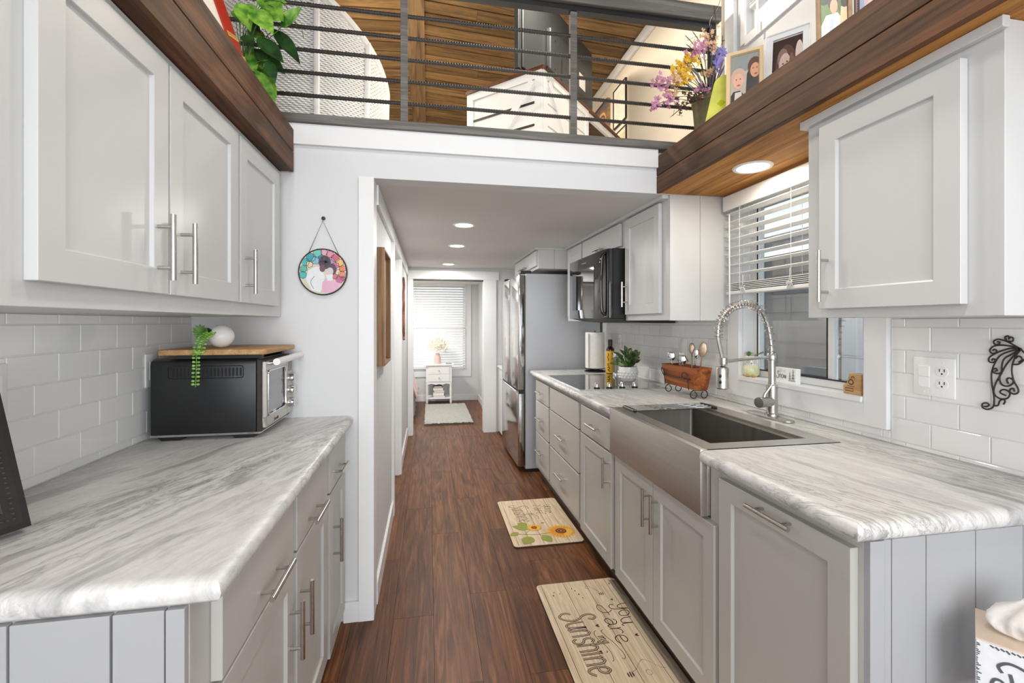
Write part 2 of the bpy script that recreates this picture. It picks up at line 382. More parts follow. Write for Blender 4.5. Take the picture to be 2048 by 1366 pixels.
struct('wall_loft_right', B(1.545, XR - .0005, 2.2, 6, 2.2, 3.45), M_wall_warmlit)
struct('wall_loft_back', B(-1.9, 1.67, 6, 6.1, 2.1, 3.6), M_wall_warmlit)
struct('wall_loft_left', B(-1.7995, -1.785, 2.2, 6, 2.2, 3.45), M_wall_warmlit)
struct('wall_hall_left', MB().box(-.35, -.25, YB + .1, 3.30, 0, HC).box(-.35, -.25, 4.09, 5.49, 0, HC).box(-.35, -.25, 3.30, 4.09, 1.88, HC).box(-.36, -.35, 3.2, 4.2, 0, 1.9), M_wall)
struct('wall_hall_end', MB().box(-1.9, -.19, 5.49, 5.59, 0, HC).box(.665, XR, 5.49, 5.59, 0, HC).box(-.19, .665, 5.49, 5.59, 1.845, HC), M_wall)
struct('wall_bedroom_right', MB().box(.86, .96, 5.59, 7.04, 0, HC).box(.845, .96, 7.04, 7.83, 0, HC), M_wall)
struct('wall_bedroom_left', B(-1.9, -1.8, 5.59, 7.9, 0, HC), M_wall)
struct('wall_far', MB().box(-1.9, -.3, 7.83, 7.93, 0, HC + .1).box(.62, 1.6, 7.83, 7.93, 0, HC + .1).box(-.3, .62, 7.83, 7.93, 0, .54).box(-.3, .62, 7.83, 7.93, 1.975, HC + .1), M_wall)
struct('ceiling_hall', B(-1.9, XR, YB + .1, 8, HC, 2.10), M_ceil)
struct('floor_loft', B(-1.8, XR, YB + .02, 6, 2.106, 2.195), M_trim)
# vaulted ceiling of pine planks
cl = struct('ceiling_vault', MB().prism([(-1.9, roofz(-1.9) + .02), (-.1, ZR + .02), (1.67, roofz(1.67) + .02), (1.67, 3.75), (-1.9, 3.75)], lambda u, v, a: (u, a, v), -3.3, 6.1), M_gap)
y = -3.2
while y < 6:
    wd = .128
    for s_ in (-1, 1):
        xa, xb = (-1.8, -.1) if s_ < 0 else (-.1, 1.567)
        za, zb = roofz(xa), roofz(xb)
        cuts = [xa, xb]
        if y > 2 and rnd.random() < .35: cuts.insert(1, xa + (xb - xa) * rnd.uniform(.25, .75))
        for a, b in zip(cuts[:-1], cuts[1:]):
            MB().prism([(a + .0008, roofz(a)), (b - .0008, roofz(b)), (b - .0008, roofz(b) + .018), (a + .0008, roofz(a) + .018)],
                       lambda u, v, q: (u, q, v), y, y + wd - .014).build('plank', M_vault, cl)
    y += wd
struct('trim_1', B(-.17, -.03, -3.2, 6, ZR - .022, ZR - .003), M_ridge)
struct('trim_2', B(1.525, 1.5445, 2.2, 6, 3.375, 3.452), M_trim)
struct('trim_3', B(1.545, 1.567, 2.1, 2.17, 2.19, 3.45), M_trim)
struct('trim_4', B(-.988, 1.131, YB - .018, YB - .0005, 2.106, 2.195), M_trim)
struct('trim_5', MB().box(-.305, -.2495, YB - .016, YB - .0005, 0, HC - .0).box(-.2495, -.24, YB - .016, YB + .1, 0, HC), M_trim)
struct('trim_6', B(-.2495, -.232, YB + .1, 5.47, 1.885, HC - .001), M_trim)
struct('baseboard_partition', B(-.37, -.3055, YB - .014, YB - .0005, 0, .09), M_trim)
struct('baseboard_hall', MB().box(-.2495, -.236, YB + .1, 3.22, 0, .1).box(-.2495, -.236, 4.17, 5.43, 0, .1), M_trim)
struct('baseboard_bedroom', MB().box(-1.8, .845, 7.816, 7.8295, 0, .1).box(.832, .8445, 7.06, 7.816, 0, .1), M_trim)
struct('baseboard_left', B(XL + .0005, XL + .014, -3.2, .8, 0, .1), M_trim)
struct('baseboard_right', B(XR - .014, XR - .0005, -3.2, .78, 0, .1), M_trim)
# door casings
d1 = struct('door_1', B(-.335, -.31, 3.305, 4.085, .008, 1.875), M_trim)
MB().box(-.2495, -.232, 3.22, 3.30, 0, 1.884).box(-.2495, -.232, 4.09, 4.17, 0, 1.884).box(-.309, -.2495, 3.2995, 3.315, 0, 1.88).box(-.309, -.2495, 4.075, 4.0905, 0, 1.88).build('casing', M_trim, d1)
d2 = struct('door_2', MB().box(-.24, -.185, 5.472, 5.4895, 0, 1.845).box(.66, .81, 5.472, 5.4895, 0, 1.845).box(-.24, .84, 5.466, 5.4895, 1.845, 1.945), M_trim)
MB().box(-.189, -.178, 5.4895, 5.6, 0, 1.845).box(.655, .666, 5.4895, 5.6, 0, 1.845).build('jamb', M_trim, d2)
MB().box(-.177, .654, 5.50, 5.53, 1.828, 1.838).build('curtain_track', M_iron, d2)
struct('trim_7', MB().box(.815, .8595, 7.0, 7.04, 0, HC).box(.83, .859, 6.9, 7.0, 0, HC), M_trim)

# subway tile, every tile a piece
TILE = {}
def tiles(wallobj, xf, dirx, y0, y1, z0, z1, goff, joff):
    """face plane xf, tile pitch .1555 x .077, grout gap .0028; rows counted from goff"""
    k0 = int(math.floor((z0 - goff) / .077)) - 1
    for k in range(k0, k0 + 14):
        za = goff + k * .077 + .0014; zb = za + .077 - .0028
        za, zb = max(za, z0), min(zb, z1)
        if zb - za < .008: continue
        j = joff + (.07775 if k % 2 else 0) - .1555 * 40
        while j < y1:
            ya, yb = max(j + .0014, y0), min(j + .1555 - .0014, y1); j += .1555
            if yb - ya < .008: continue
            key = (round(yb - ya, 4), round(zb - za, 4), dirx)
            if key not in TILE:
                h, v = (yb - ya) / 2, (zb - za) / 2
                o = MB().box(-.008, 0, -h, h, -v, v) if dirx > 0 else MB().box(0, .008, -h, h, -v, v)
                TILE[key] = o.build('tile', M_tile, None, bevel=.0016, smooth=True, local=True)
                t = TILE[key]
            else:
                t = TILE[key].copy(); C.objects.link(t)
            t.parent = wallobj; t.location = (xf, (ya + yb) / 2, (za + zb) / 2)
B(XL + .0004, XL + .005, .75, YB, .9, 1.36).build('grout', M_grout, wl)
B(XR - .005, XR - .0004, .75, 1.303, .9, 1.36).build('grout', M_grout, wr)
B(XR - .005, XR - .0004, 1.303, 2.147, .9, .965).build('grout', M_grout, wr)
B(XR - .005, XR - .0004, 2.147, 3.93, .9, 1.36).build('grout', M_grout, wr)
# left: joints at Y 1.348 / 1.426 ; rows at z 1.325, 1.248 ...
tiles(wl, -.980, 1, .80, YB - .002, .917, 1.352, 1.325 - .077 * 8, 1.348 + .07775)
tiles(wr, 1.560, -1, .75, 1.300, .917, 1.343, 1.315 - .077 * 8, 1.097)
tiles(wr, 1.560, -1, 1.303, 2.147, .917, .958, 1.315 - .077 * 8, 1.097)
tiles(wr, 1.560, -1, 2.150, 3.90, .917, 1.345, 1.315 - .077 * 8, 1.097)

# kitchen window
w1 = struct('window_1', MB().box(1.545, 1.5675, 1.303, 1.388, .961, 1.98).box(1.545, 1.5675, 2.062, 2.147, .961, 1.98).box(1.545, 1.5675, 1.388, 2.062, .961, 1.042).box(1.545, 1.5675, 1.388, 2.062, 1.94, 1.98), M_trim, bevel=.001)
B(1.535, 1.632, 1.391, 2.059, 1.0425, 1.0605).build('sill', M_trim, w1)
MB().box(1.5675, 1.668, 1.388, 1.394, 1.06, 1.94).box(1.5675, 1.668, 2.056, 2.062, 1.06, 1.94).box(1.5675, 1.668, 1.394, 2.056, 1.934, 1.94).build('jamb', M_trim, w1)
MB().box(1.625, 1.665, 1.394, 2.056, 1.062, 1.092).box(1.625, 1.665, 1.394, 2.056, 1.905, 1.934).box(1.625, 1.665, 2.026, 2.056, 1.092, 1.905).box(1.625, 1.665, 1.394, 1.412, 1.092, 1.905).box(1.63, 1.66, 1.60, 1.622, 1.092, 1.905).build('sash', M_white, w1)
MB().box(1.622, 1.625, 1.412, 2.026, 1.092, 1.098).box(1.622, 1.625, 2.020, 2.026, 1.098, 1.905).box(1.628, 1.631, 1.62, 1.626, 1.092, 1.905).build('gasket', M_iron, w1)
B(1.642, 1.646, 1.412, 2.026, 1.092, 1.905).build('pane', M_glassd, w1)
# upper window
w2 = struct('window_2', MB().box(1.555, 1.5675, 2.03, 2.06, 2.73, 3.38).box(1.555, 1.5675, 1.05, 2.03, 2.715, 2.76), M_white)
MB().box(1.60, 1.64, 1.05, 2.03, 2.76, 2.80).box(1.60, 1.64, 1.99, 2.03, 2.80, 3.35).box(1.60, 1.64, 1.05, 1.09, 2.8, 3.35).build('sash', M_white, w2)
B(1.618, 1.622, 1.09, 1.99, 2.80, 3.35).build('pane', M_glass, w2)
# bedroom window
w3 = struct('window_3', MB().box(.62, .72, 7.812, 7.8295, .41, 2.0).box(-.4, -.3, 7.812, 7.8295, .41, 1.979).box(-.3, .62, 7.812, 7.8295, .41, .54), M_trim)
MB().box(-.3, .62, 7.87, 7.9, .54, .58).box(-.3, .62, 7.87, 7.9, 1.2, 1.24).box(-.3, -.26, 7.87, 7.9, .58, 1.97).box(.58, .62, 7.87, 7.9, .58, 1.97).build('sash', M_white, w3)
B(-.26, .58, 7.884, 7.888, .58, 1.97).build('pane', M_glass, w3)
# rear glass doors and gable window (behind the camera)
w4 = struct('window_4', MB().box(-.85, -.79, -3.27, -3.22, 0, 2.2).box(1.39, 1.45, -3.27, -3.22, 0, 2.2).box(.27, .33, -3.27, -3.22, 0, 2.2).box(-.85, 1.45, -3.27, -3.22, 2.14, 2.2), M_white)

# ------------------------------------------------ blinds
def blind_y(name, label, x, y0, y1, zs, tilt, dep, val, stack=None, cords=()):
    """slats run along Y"""
    t = thing(name, label, 'blind', (x, (y0 + y1) / 2, zs[0]))
    a = R(tilt); dx, dz = cos(a) * dep / 2, sin(a) * dep / 2
    if val: MB().box(x - .036, x - .026, y0 - .012, y1 + .012, val[0], val[1]).box(x - .026, x + .012, y1 + .004, y1 + .012, val[0], val[1]).build('valance', M_white2, t, bevel=.002)
    n0 = None
    for z in zs:
        if n0 is None:
            n0 = MB().obox((x - dx, y0, z - dz), (2 * dx, 0, 2 * dz), (0, y1 - y0, 0), (-sin(a) * .0028, 0, cos(a) * .0028)).build('slat', M_white2, t)
        else:
            piece(n0, dz=z - zs[0])
    if stack:
        for i in range(stack[1]):
            B(x - dep / 2, x + dep / 2, y0, y1, stack[0] + i * .0078, stack[0] + i * .0078 + .003).build('slat', M_white2, t)
        B(x - dep / 2, x + dep / 2, y0, y1, stack[0] - .022, stack[0] - .004).build('bottom_rail', M_white2, t, bevel=.003)
    for yy in cords:
        MB().tube([(x - dep / 2 - .002, yy, zs[0] + .03), (x - dep / 2 - .002, yy, (stack[0] if stack else zs[-1]))], .0011, 5).tube([(x + dep / 2 + .002, yy, zs[0] + .03), (x + dep / 2 + .002, yy, (stack[0] if stack else zs[-1]))], .0011, 5).build('ladder_cord', M_white, t)
    return t
bk = blind_y('window_blind', 'white slatted blind half raised over the kitchen sink window', 1.517, 1.36, 2.085,
             [1.875 - .0435 * i for i in range(8)], -6, .05, (1.895, 1.968), (1.492, 5), (1.66, 1.98))
for yy, zz in ((1.665, 1.50), (1.955, 1.50)):
    k = [(1.487 + .004 * sin(i * 2.1), yy + .019 * sin(i * 1.7) * (1 - i * .02), zz + .014 * cos(i * 2.3) - .0012 * i) for i in range(16)]
    MB().tube(cat([(1.489, yy, zz + .06)] + k, 4), .0012, 5).build('cord_knot', M_white, bk)
MB().cyl((1.482, 2.045, 1.87), (1.48, 2.04, 1.37), .0035, n=8).build('tilt_wand', M_white, bk, smooth=True)
bu = blind_y('window_blind', 'white slatted blind half raised in the high window above the frames', 1.585, 1.10, 2.0, [3.33 - .047 * i for i in range(9)], 38, .05, None, (2.90, 1), ())
MB().cyl((1.545, 1.93, 3.34), (1.54, 1.92, 2.70), .005, n=8).build('tilt_wand', M_white, bu, smooth=True)
MB().tube(cat([(1.55, 1.80, 3.0), (1.55, 1.795, 2.88), (1.55, 1.84, 2.82), (1.55, 1.87, 2.79), (1.55, 1.82, 2.81), (1.55, 1.79, 2.86), (1.55, 1.76, 2.83)], 6), .002, 5).build('cord_knot', M_white, bu)
bb = thing('window_blind', 'white slatted blind lowered over the bedroom window behind the nightstand', 'blind', (.16, 7.80, 1.27))
n0 = None
for i in range(33):
    z = 1.93 - .0425 * i
    if z < .59: break
    if n0 is None: n0 = MB().obox((-.295, 7.778, z - .014), (.91, 0, 0), (0, .026, .034), (0, -.0022, .0017)).build('slat', M_white2, bb)
    else: piece(n0, dz=z - 1.93)
MB().box(-.3, .618, 7.765, 7.815, 1.945, 1.985).build('valance', M_white2, bb, bevel=.003)
MB().box(-.295, .615, 7.775, 7.81, .556, .578).build('bottom_rail', M_white2, bb)
MB().cyl((-.21, 7.765, 1.94), (-.21, 7.765, 1.12), .003, n=6).build('tilt_wand', M_white, bb)
# ------------------------------------------------ downlights
def downlight(label, x, y, z, r=.075, power=9, col=(1, .97, .92), mat=None, tilt=None, group=None):
    t = thing('recessed_downlight', label, 'light', (x, y, z), group)
    pr = [(r * .76, -.001), (r * .80, -.005), (r * .95, -.006), (r, -.0015), (r, -.0003)]
    MB().lathe(pr, (x, y, z), 36).build('trim_ring', M_white, t, smooth=True)
    MB().lathe([(.0005, -.0022), (r * .77, -.0022)], (x, y, z), 36).build('lens', mat or M_led, t)
    if tilt: t.rotation_euler = (0, tilt, 0)
    a = area('downlight_lamp', (x, y, z - .012), (0, 0, 0), r * 1.4, r * 1.4, power, col, 'DISK')
    return t
G_ = 'recessed lights along the hall ceiling'
downlight('round recessed downlight in the hall ceiling, nearest the kitchen opening', .233, 3.041, HC, power=9)
downlight('round recessed downlight in the hall ceiling, middle of the three', .237, 3.874, HC, power=9)
downlight('round recessed downlight in the hall ceiling, furthest, before the bedroom door', .219, 5.1, HC, power=10)
downlight('round recessed light in the wood soffit above the kitchen sink', 1.334, 1.69, 1.981, .078, 2.8, (1, .92, .8), M_ledw)
downlight('recessed light glowing in the pine ceiling above the dark panel', .93, 3.27, roofz(.93) - .001, .075, 12, (1, .88, .7), M_ledw, .06)
area('loft_fill_glow', (-.5, 3.2, 3.35), (0, 0, 0), .3, .3, 40, (1, .88, .7), 'DISK')  # added warm fill for the loft, no fixture modelled
area('loft_fill_front', (.7, 2.35, 3.42), (0, 0, 0), .3, .3, 24, (1, .9, .76), 'DISK')  # unseen fill added above the frame to light the loft wall evenly
area('bedroom_fill', (-.6, 6.7, 1.95), (0, 0, 0),   .4, .4, 30, (1, .96, .9), 'DISK')  # unseen fill added to brighten the bedroom

# ------------------------------------------------ timber shelves (beams) above the cabinets
def shelf(name, label, x0, x1, front, y0, y1, left):
    t = thing(name, label, 'shelf', ((x0 + x1) / 2, (y0 + y1) / 2, 1.981))
    sg = 1 if left else -1   # outward direction of the front boards
    f0, f1 = front, front - sg * .019
    B(f0, f1, y0, y1, 1.981, 2.0655).build('front_board', M_beam, t, bevel=.0015)
    B(f0, f1, y0, y1, 2.0685, 2.165).build('front_board', M_beam, t, bevel=.0015)
    xs = [x0, x1]
    if not left:
        e = [1.151, 1.28, 1.415, 1.545]
        for a, b in zip(e[:-1], e[1:]): B(a + .001, b - .001, y0, y1, 1.9815, 1.998).build('soffit_board', M_soffit, t)
    else:
        for a, b in ((-.593, -.652), (-.654, -.79)): B(a, b, y0, y1, 1.983, 1.998).build('soffit_board', M_beam, t)
    B(min(x0, x1), max(x0, x1), y0, y1, 2.135, 2.152).build('shelf_board', M_beam, t)
    return t
shelf('timber_shelf', 'dark-stained plank-faced shelf above the sink wall cabinets', 1.152, 1.55, 1.131, .1, YB - .0005, False)
shelf('timber_shelf', 'dark-stained plank-faced shelf above the toaster oven side cabinets', -1.79, -.595, -.574, .1, YB - .0195, True)

# ------------------------------------------------ cabinet fronts
def shaker(name, par, xf, d, y0, y1, z0, z1, mat, th=.02, rail=.058, rec=.009):
    """front plane x=xf, facing direction d (+1/-1); thickness goes back"""
    xb = xf - d * th; xr = xf - d * rec; a, b, c, e = y0 + rail, y1 - rail, z0 + rail, z1 - rail
    v = [(xf, y0, z0), (xf, y1, z0), (xf, y1, z1), (xf, y0, z1), (xf, a, c), (xf, b, c), (xf, b, e), (xf, a, e),
         (xr, a + .002, c + .002), (xr, b - .002, c + .002), (xr, b - .002, e - .002), (xr, a + .002, e - .002), (xb, y0, z0), (xb, y1, z0), (xb, y1, z1), (xb, y0, z1)]
    f = [(0, 1, 5, 4), (1, 2, 6, 5), (2, 3, 7, 6), (3, 0, 4, 7), (4, 5, 9, 8), (5, 6, 10, 9), (6, 7, 11, 10), (7, 4, 8, 11), (8, 9, 10, 11),
         (0, 12, 13, 1), (1, 13, 14, 2), (2, 14, 15, 3), (3, 15, 12, 0), (15, 14, 13, 12)]
    return MB().add(v, f).build(name, mat, par, bevel=.0012)
def bar(par, xf, d, y, z, ln, vert, r=.0062, so=.032, name='handle'):
    """bar pull standing off front plane xf"""
    mb = MB(); h = ln / 2; k = ln * .31; xa = xf + d * so
    if vert:
        mb.cyl((xa, y, z - h), (xa, y, z + h), r, n=14)
        for s_ in (-k, k): mb.cyl((xf, y, z + s_), (xa, y, z + s_), r * .72, n=10)
    else:
        mb.cyl((xa, y - h, z), (xa, y + h, z), r, n=14)
        for s_ in (-k, k): mb.cyl((xf, y + s_, z), (xa, y + s_, z), r * .72, n=10)
    return mb.build(name, M_nickel, par, smooth=True)
def slab(name, par, xf, d, y0, y1, z0, z1, mat): return B(xf, xf - d * .02, y0, y1, z0, z1).build(name, mat, par, bevel=.0018)

# left wall cabinets (face X -.63, doors to -.61)
cu = thing('wall_cabinet', 'off-white double-door wall cabinet over the left worktop, nearest the camera', 'cabinet', (-.8, 1.2, 1.355))
B(-.979, -.63, .70, 1.632, 1.355, 1.9805).build('body', M_upper, cu, bevel=.001)
for a, b, hy in ((.846, 1.216, 1.172), (1.225, 1.622, 1.272)):
    dd = shaker('door', cu, -.61, 1, a, b, 1.397, 1.948, M_upper)
    bar(dd, -.61, 1, hy, 1.503, .152, True)
cu = thing('wall_cabinet', 'off-white single-door wall cabinet above the toaster oven', 'cabinet', (-.8, 1.88, 1.355))
B(-.979, -.63, 1.633, YB - .002, 1.355, 1.9805).build('body', M_upper, cu, bevel=.001)
dd = shaker('door', cu, -.61, 1, 1.642, 2.035, 1.397, 1.948, M_upper); bar(dd, -.61, 1, 1.679, 1.502, .149, True)
# right near wall cabinet (face X 1.21)
cu = thing('wall_cabinet', 'off-white single-door wall cabinet beside the window, over the near worktop', 'cabinet', (1.38, 1.02, 1.345))
MB().box(1.21, 1.5595, .765, 1.276, 1.345, 1.9805).build('body', M_upper, cu, bevel=.001)
MB().box(1.19, 1.2095, .755, 1.29, 1.955, 1.9805).box(1.2095, 1.55, 1.2765, 1.29, 1.955, 1.9805).build('crown_strip', M_upper, cu, bevel=.002)
dd = shaker('door', cu, 1.188, -1, .832, 1.214, 1.372, 1.932, M_upper, th=.021); bar(dd, 1.188, -1, 1.182, 1.47, .155, True)
# far wall cabinets
cu = thing('wall_cabinet', 'white wall cabinet with plank side beside the microwave, under the end of the timber shelf', 'cabinet', (1.38, 2.39, 1.34))
B(1.206, 1.5595, 2.138, 2.652, 1.342, 1.978).build('body', M_upper, cu, bevel=.001)
for a, b in ((1.206, 1.373), (1.375, 1.540), (1.542, 1.5595)): B(a, b, YB + .0005, 2.138, 1.34, 1.979).build('side_plank', M_upper, cu, bevel=.001)
dd = shaker('door', cu, 1.185, -1, 2.205, 2.62, 1.378, 1.955, M_upper); bar(dd, 1.185, -1, 2.592, 1.50, .152, True)
cu = thing('wall_cabinet', 'white flap cabinet right above the black microwave', 'cabinet', (1.38, 3.04, 1.80))
B(1.206, 1.5595, 2.653, 3.42, 1.795, 1.978).build('body', M_upper, cu, bevel=.001)
dd = slab('flap_door', cu, 1.185, -1, 2.70, 3.40, 1.812, 1.955, M_upper); bar(dd, 1.185, -1, 3.03, 1.84, .15, False)
cu = thing('wall_cabinet', 'narrow white wall cabinet between the microwave and the fridge', 'cabinet', (1.38, 3.6, 1.34))
B(1.206, 1.5595, 3.421, 3.845, 1.342, 1.978).build('body', M_upper, cu, bevel=.001)
shaker('door', cu, 1.185, -1, 3.44, 3.79, 1.378, 1.955, M_upper)
cu = thing('wall_cabinet', 'white bridge cabinet hung above the steel fridge', 'cabinet', (1.25, 4.35, 1.82))
B(.94, 1.5595, 3.858, 4.86, 1.80, 1.978).build('body', M_upper, cu, bevel=.001)
for a, b in ((.94, 1.082), (1.084, 1.2055)): B(a, b, 3.846, 3.858, 1.80, 1.978).build('side_plank', M_upper, cu, bevel=.001)
for a, b, hy in ((3.875, 4.35, 4.28), (4.36, 4.84, 4.44)):
    dd = slab('door', cu, .92, -1, a, b, 1.825, 1.955, M_upper); bar(dd, .92, -1, hy, 1.85, .13, False)
struct('trim_8', MB().box(1.17, 1.205, 2.14, 3.845, 1.962, 1.9795).box(.905, .939, 3.83, 4.86, 1.962, 1.9795).box(.94, 1.17, 3.828, 3.845, 1.962, 1.9795), M_upper)

# ------------------------------------------------ base cabinets, right (face X .905, fronts .885)
def base(label, y0, y1, fronts, x0=.905, x1=1.558, d=-1, nm='base_cabinet', top=.8725):
    t = thing(nm, label, 'cabinet', ((x0 + x1) / 2, (y0 + y1) / 2, 0))
    B(x0, x1, y0, y1, .105, top).build('body', M_base, t, bevel=.0008)
    B(x0 - d * .055, x1, y0, y1, 0.0005, .1045).build('toe_kick', M_toe, t)
    for fr in fronts:
        kind, a, b, za, zb, h = fr; xf = x0 + d * .02
        o = shaker('door', t, xf, d, a, b, za, zb, M_base) if kind == 'door' else slab('drawer' if kind != 'false' else 'false_front', t, xf, d, a, b, za, zb, M_base)
        if h: bar(o, xf, d, *h)
    return t
base('grey base cabinet of three small drawers beside the fridge', 3.29, 3.80, [('drawer', 3.315, 3.715, .692, .852, (3.522, .769, .16, False)), ('drawer', 3.315, 3.715, .428, .684, (3.522, .556, .16, False)), ('drawer', 3.315, 3.715, .15, .418, (3.522, .294, .16, False))])
base('grey base cabinet of deep drawers under the black cooktop', 2.592, 3.289, [('false', 2.615, 3.265, .690, .850, None), ('drawer', 2.615, 3.265, .425, .682, (2.941, .555, .16, False)), ('drawer', 2.615, 3.265, .15, .415, (2.953, .29, .16, False))])
base('grey base cabinet with one drawer over one door, left of the sink', 2.108, 2.591, [('drawer', 2.130, 2.57, .690, .846, (2.335, .767, .155, False)), ('door', 2.120, 2.603 - .025, .112, .680, (2.148, .58, .152, True))])
t = thing('base_cabinet', 'grey double-door base cabinet under the farmhouse sink', 'cabinet', (1.23, 1.7, 0))
MB().box(.905, 1.5595, 1.286, 2.107, .105, .69).box(.905, 1.5595, 1.286, 1.3414, .69, .8725).box(.905, 1.5595, 2.0995, 2.107, .69, .8725).build('body', M_base, t)
B(.96, 1.5595, 1.286, 2.107, .0005, .1045).build('toe_kick', M_toe, t)
o = shaker('door', t, .885, -1, 1.697, 2.068, .115, .688, M_base); bar(o, .885, -1, 1.721, .578, .152, True)
o = shaker('door', t, .885, -1, 1.296, 1.691, .115, .688, M_base); bar(o, .885, -1, 1.653, .577, .152, True)
t = base('grey base cabinet with pull-out door and long bar handle at the worktop end', .812, 1.285, [('door', .824, 1.272, .115, .848, (1.035, .829, .152, False))])
xs = [.905, .9415, .962, 1.051, 1.184, 1.318, 1.452, 1.5595]
for a, b in zip(xs[:-1], xs[1:]):
    B(a + (.0012 if a > .91 else -.0), b - .0012, .8 if a > .93 else .797, .8118, .0005, .8725).build('side_plank', M_baseend, t, bevel=.0008)
B(.96, 1.5595, .8125, .8135, 0.0005, .8).build('backing', M_gap, t)

# ------------------------------------------------ base cabinets, left (face X -.382, fronts -.362)
def baseL(label, y0, y1, fronts):
    t = thing('base_cabinet', label, 'cabinet', (-.68, (y0 + y1) / 2, 0))
    B(-.979, -.382, y0, y1, .09, .8725).build('body', M_base, t, bevel=.0008)
    B(-.979, -.395, y0, y1, 0.0005, .0895).build('plinth', M_base, t)
    for kind, a, b, za, zb, h in fronts:
        o = shaker('door', t, -.362, 1, a, b, za, zb, M_base) if kind == 'door' else slab('drawer', t, -.362, 1, a, b, za, zb, M_base)
        bar(o, -.362, 1, *h)
    return t
t = baseL('grey base cabinet with drawer over door at the near end of the left worktop', .822, 1.338, [('drawer', .892, 1.332, .690, .842, (1.135, .735, .165, False)), ('door', .892, 1.332, .10, .683, (1.295, .51, .155, True))])
for a, b in ((-.979, -.9), (-.898, -.762), (-.760, -.624), (-.622, -.488), (-.486, -.412), (-.411, -.382)):
    B(a + .001, b - .001, .81 if b < -.383 else .808, .8218, .0005, .8725).build('side_plank', M_baseend, t, bevel=.0008)
B(-.979, -.39, .8222, .8232, 0.0005, .85).build('backing', M_gap, t)
baseL('grey base cabinet with drawer over door in the middle of the left worktop', 1.339, 1.765, [('drawer', 1.362, 1.750, .690, .842, (1.535, .728, .165, False)), ('door', 1.362, 1.750, .10, .683, (1.395, .51, .155, True))])
baseL('grey base cabinet with drawer over door, against the hall partition', 1.766, YB - .016, [('drawer', 1.796, 2.105, .690, .842, (1.93, .745, .15, False)), ('door', 1.796, 2.105, .07, .683, (1.85, .49, .165, True))])

# ------------------------------------------------ worktops
def rprof(th=.042, r=.02):
    out = [(.03, 0)]
    for i in range(7):
        a = R(90 - 30 * i); out.append((r - r * cos(a), -th / 2 + (th / 2) * sin(a)))
    return out + [(.03, -th)]
def worktop(mb, x_back, x_front, y0, y1, z=.915, near=True, sg=1):
    """sg = +1 when the front edge is at larger X"""
    pf = rprof(); vs = []
    for i, dz in pf:
        xf = x_front - sg * i; yn = y0 + (i if near else 0)
        vs += [(xf, y1, z + dz), (xf, yn, z + dz), (x_back, yn, z + dz)]
    n = len(pf); fs = []
    for k in range(n - 1):
        a, b = 3 * k, 3 * (k + 1); fs += [(a, a + 1, b + 1, b), (a + 1, a + 2, b + 2, b + 1)]
    t0 = len(vs); vs += [(x_back, y1, z), (x_back, y1, z - .042)]
    fs += [(0, 1, 2, t0), (3 * n - 3, 3 * n - 2, 3 * n - 1, t0 + 1)[::-1], tuple([3 * k for k in range(n)] + [t0 + 1, t0]), tuple([3 * k + 2 for k in range(n)] + [t0 + 1, t0])]
    return mb.add(vs, fs)
o = worktop(MB(), -.9795, -.349 + .02, .806, YB - .0005).build('worktop', M_marL, smooth=True)
tag(o, 'grey-white veined laminate worktop on the left, under the toaster oven', 'worktop')
mb = MB(); worktop(mb, 1.5595, .862, .786, 1.3395, sg=-1); worktop(mb, 1.5595, .862, 2.0945, 3.845, near=False, sg=-1)
mb.box(1.405, 1.5595, 1.33, 2.10, .873, .9149)
o = mb.build('worktop', M_marR, smooth=True); tag(o, 'grey-white veined laminate worktop on the right, around sink and cooktop', 'worktop')

# ------------------------------------------------ sink
t = thing('farmhouse_sink', 'brushed steel apron-front sink set into the right worktop', 'sink', (1.13, 1.72, .70))
sx0, sx1, sy0, sy1 = .868, 1.404, 1.342, 2.0935
bx0, bx1, by0, by1 = .948, 1.325, 1.408, 2.075
MB().box(sx0, sx0 + .025, sy0, sy1, .70, .917).box(sx0 + .025, .904, sy0, sy0 + .0015, .70, .87).build('apron', M_steelh, t, bevel=.0025, seg=2, smooth=True)
mb = MB(); zt = .917
out = [(sx0 + .0255, sy0), (sx1, sy0), (sx1, sy1), (sx0 + .0255, sy1)]; inn = [(bx0, by0), (bx1, by0), (bx1, by1), (bx0, by1)]
vs = [(x, y, zt) for x, y in out] + [(x, y, zt) for x, y in inn] + [(x, y, zt - .003) for x, y in inn]
mb.add(vs, [(0, 1, 5, 4), (1, 2, 6, 5), (2, 3, 7, 6), (3, 0, 4, 7)] + [(4 + i, 4 + (i + 1) % 4, 8 + (i + 1) % 4, 8 + i) for i in range(4)])
mb.build('rim', M_steel, t)
# ledge step at the back, then the deep bowl
mb = MB(); z0 = .905; zb = .715; q = .014
ring1 = [(bx0, by0), (bx1, by0), (bx1, by1), (bx0, by1)]
ring2 = [(bx0 + .003, by0 + .003), (bx1 - .03, by0 + .003), (bx1 - .03, by1 - .003), (bx0 + .003, by1 - .003)]
def rr(rg, r, n=4):
    (x0, y0), (x1, _), (_, y1), _ = rg; o_ = []
    for cx, cy, a in ((x0 + r, y0 + r, 180), (x1 - r, y0 + r, 270), (x1 - r, y1 - r, 0), (x0 + r, y1 - r, 90)):
        o_ += [(cx + r * cos(R(a + 90 * i / n)), cy + r * sin(R(a + 90 * i / n))) for i in range(n + 1)]
    return o_
r1 = rr(ring1, .004); r2 = rr(ring2, q); r2b = [(x, y) for x, y in rr(ring2, q)]; k = len(r1)
vs = [(x, y, .914) for x, y in r1] + [(x, y, z0) for x, y in r1] + [(x, y, z0) for x, y in r2] + [(x, y, zb + .02) for x, y in r2] + \
     [(1.12 + (x - 1.12) * .96, 1.74 + (y - 1.74) * .97, zb) for x, y in r2]
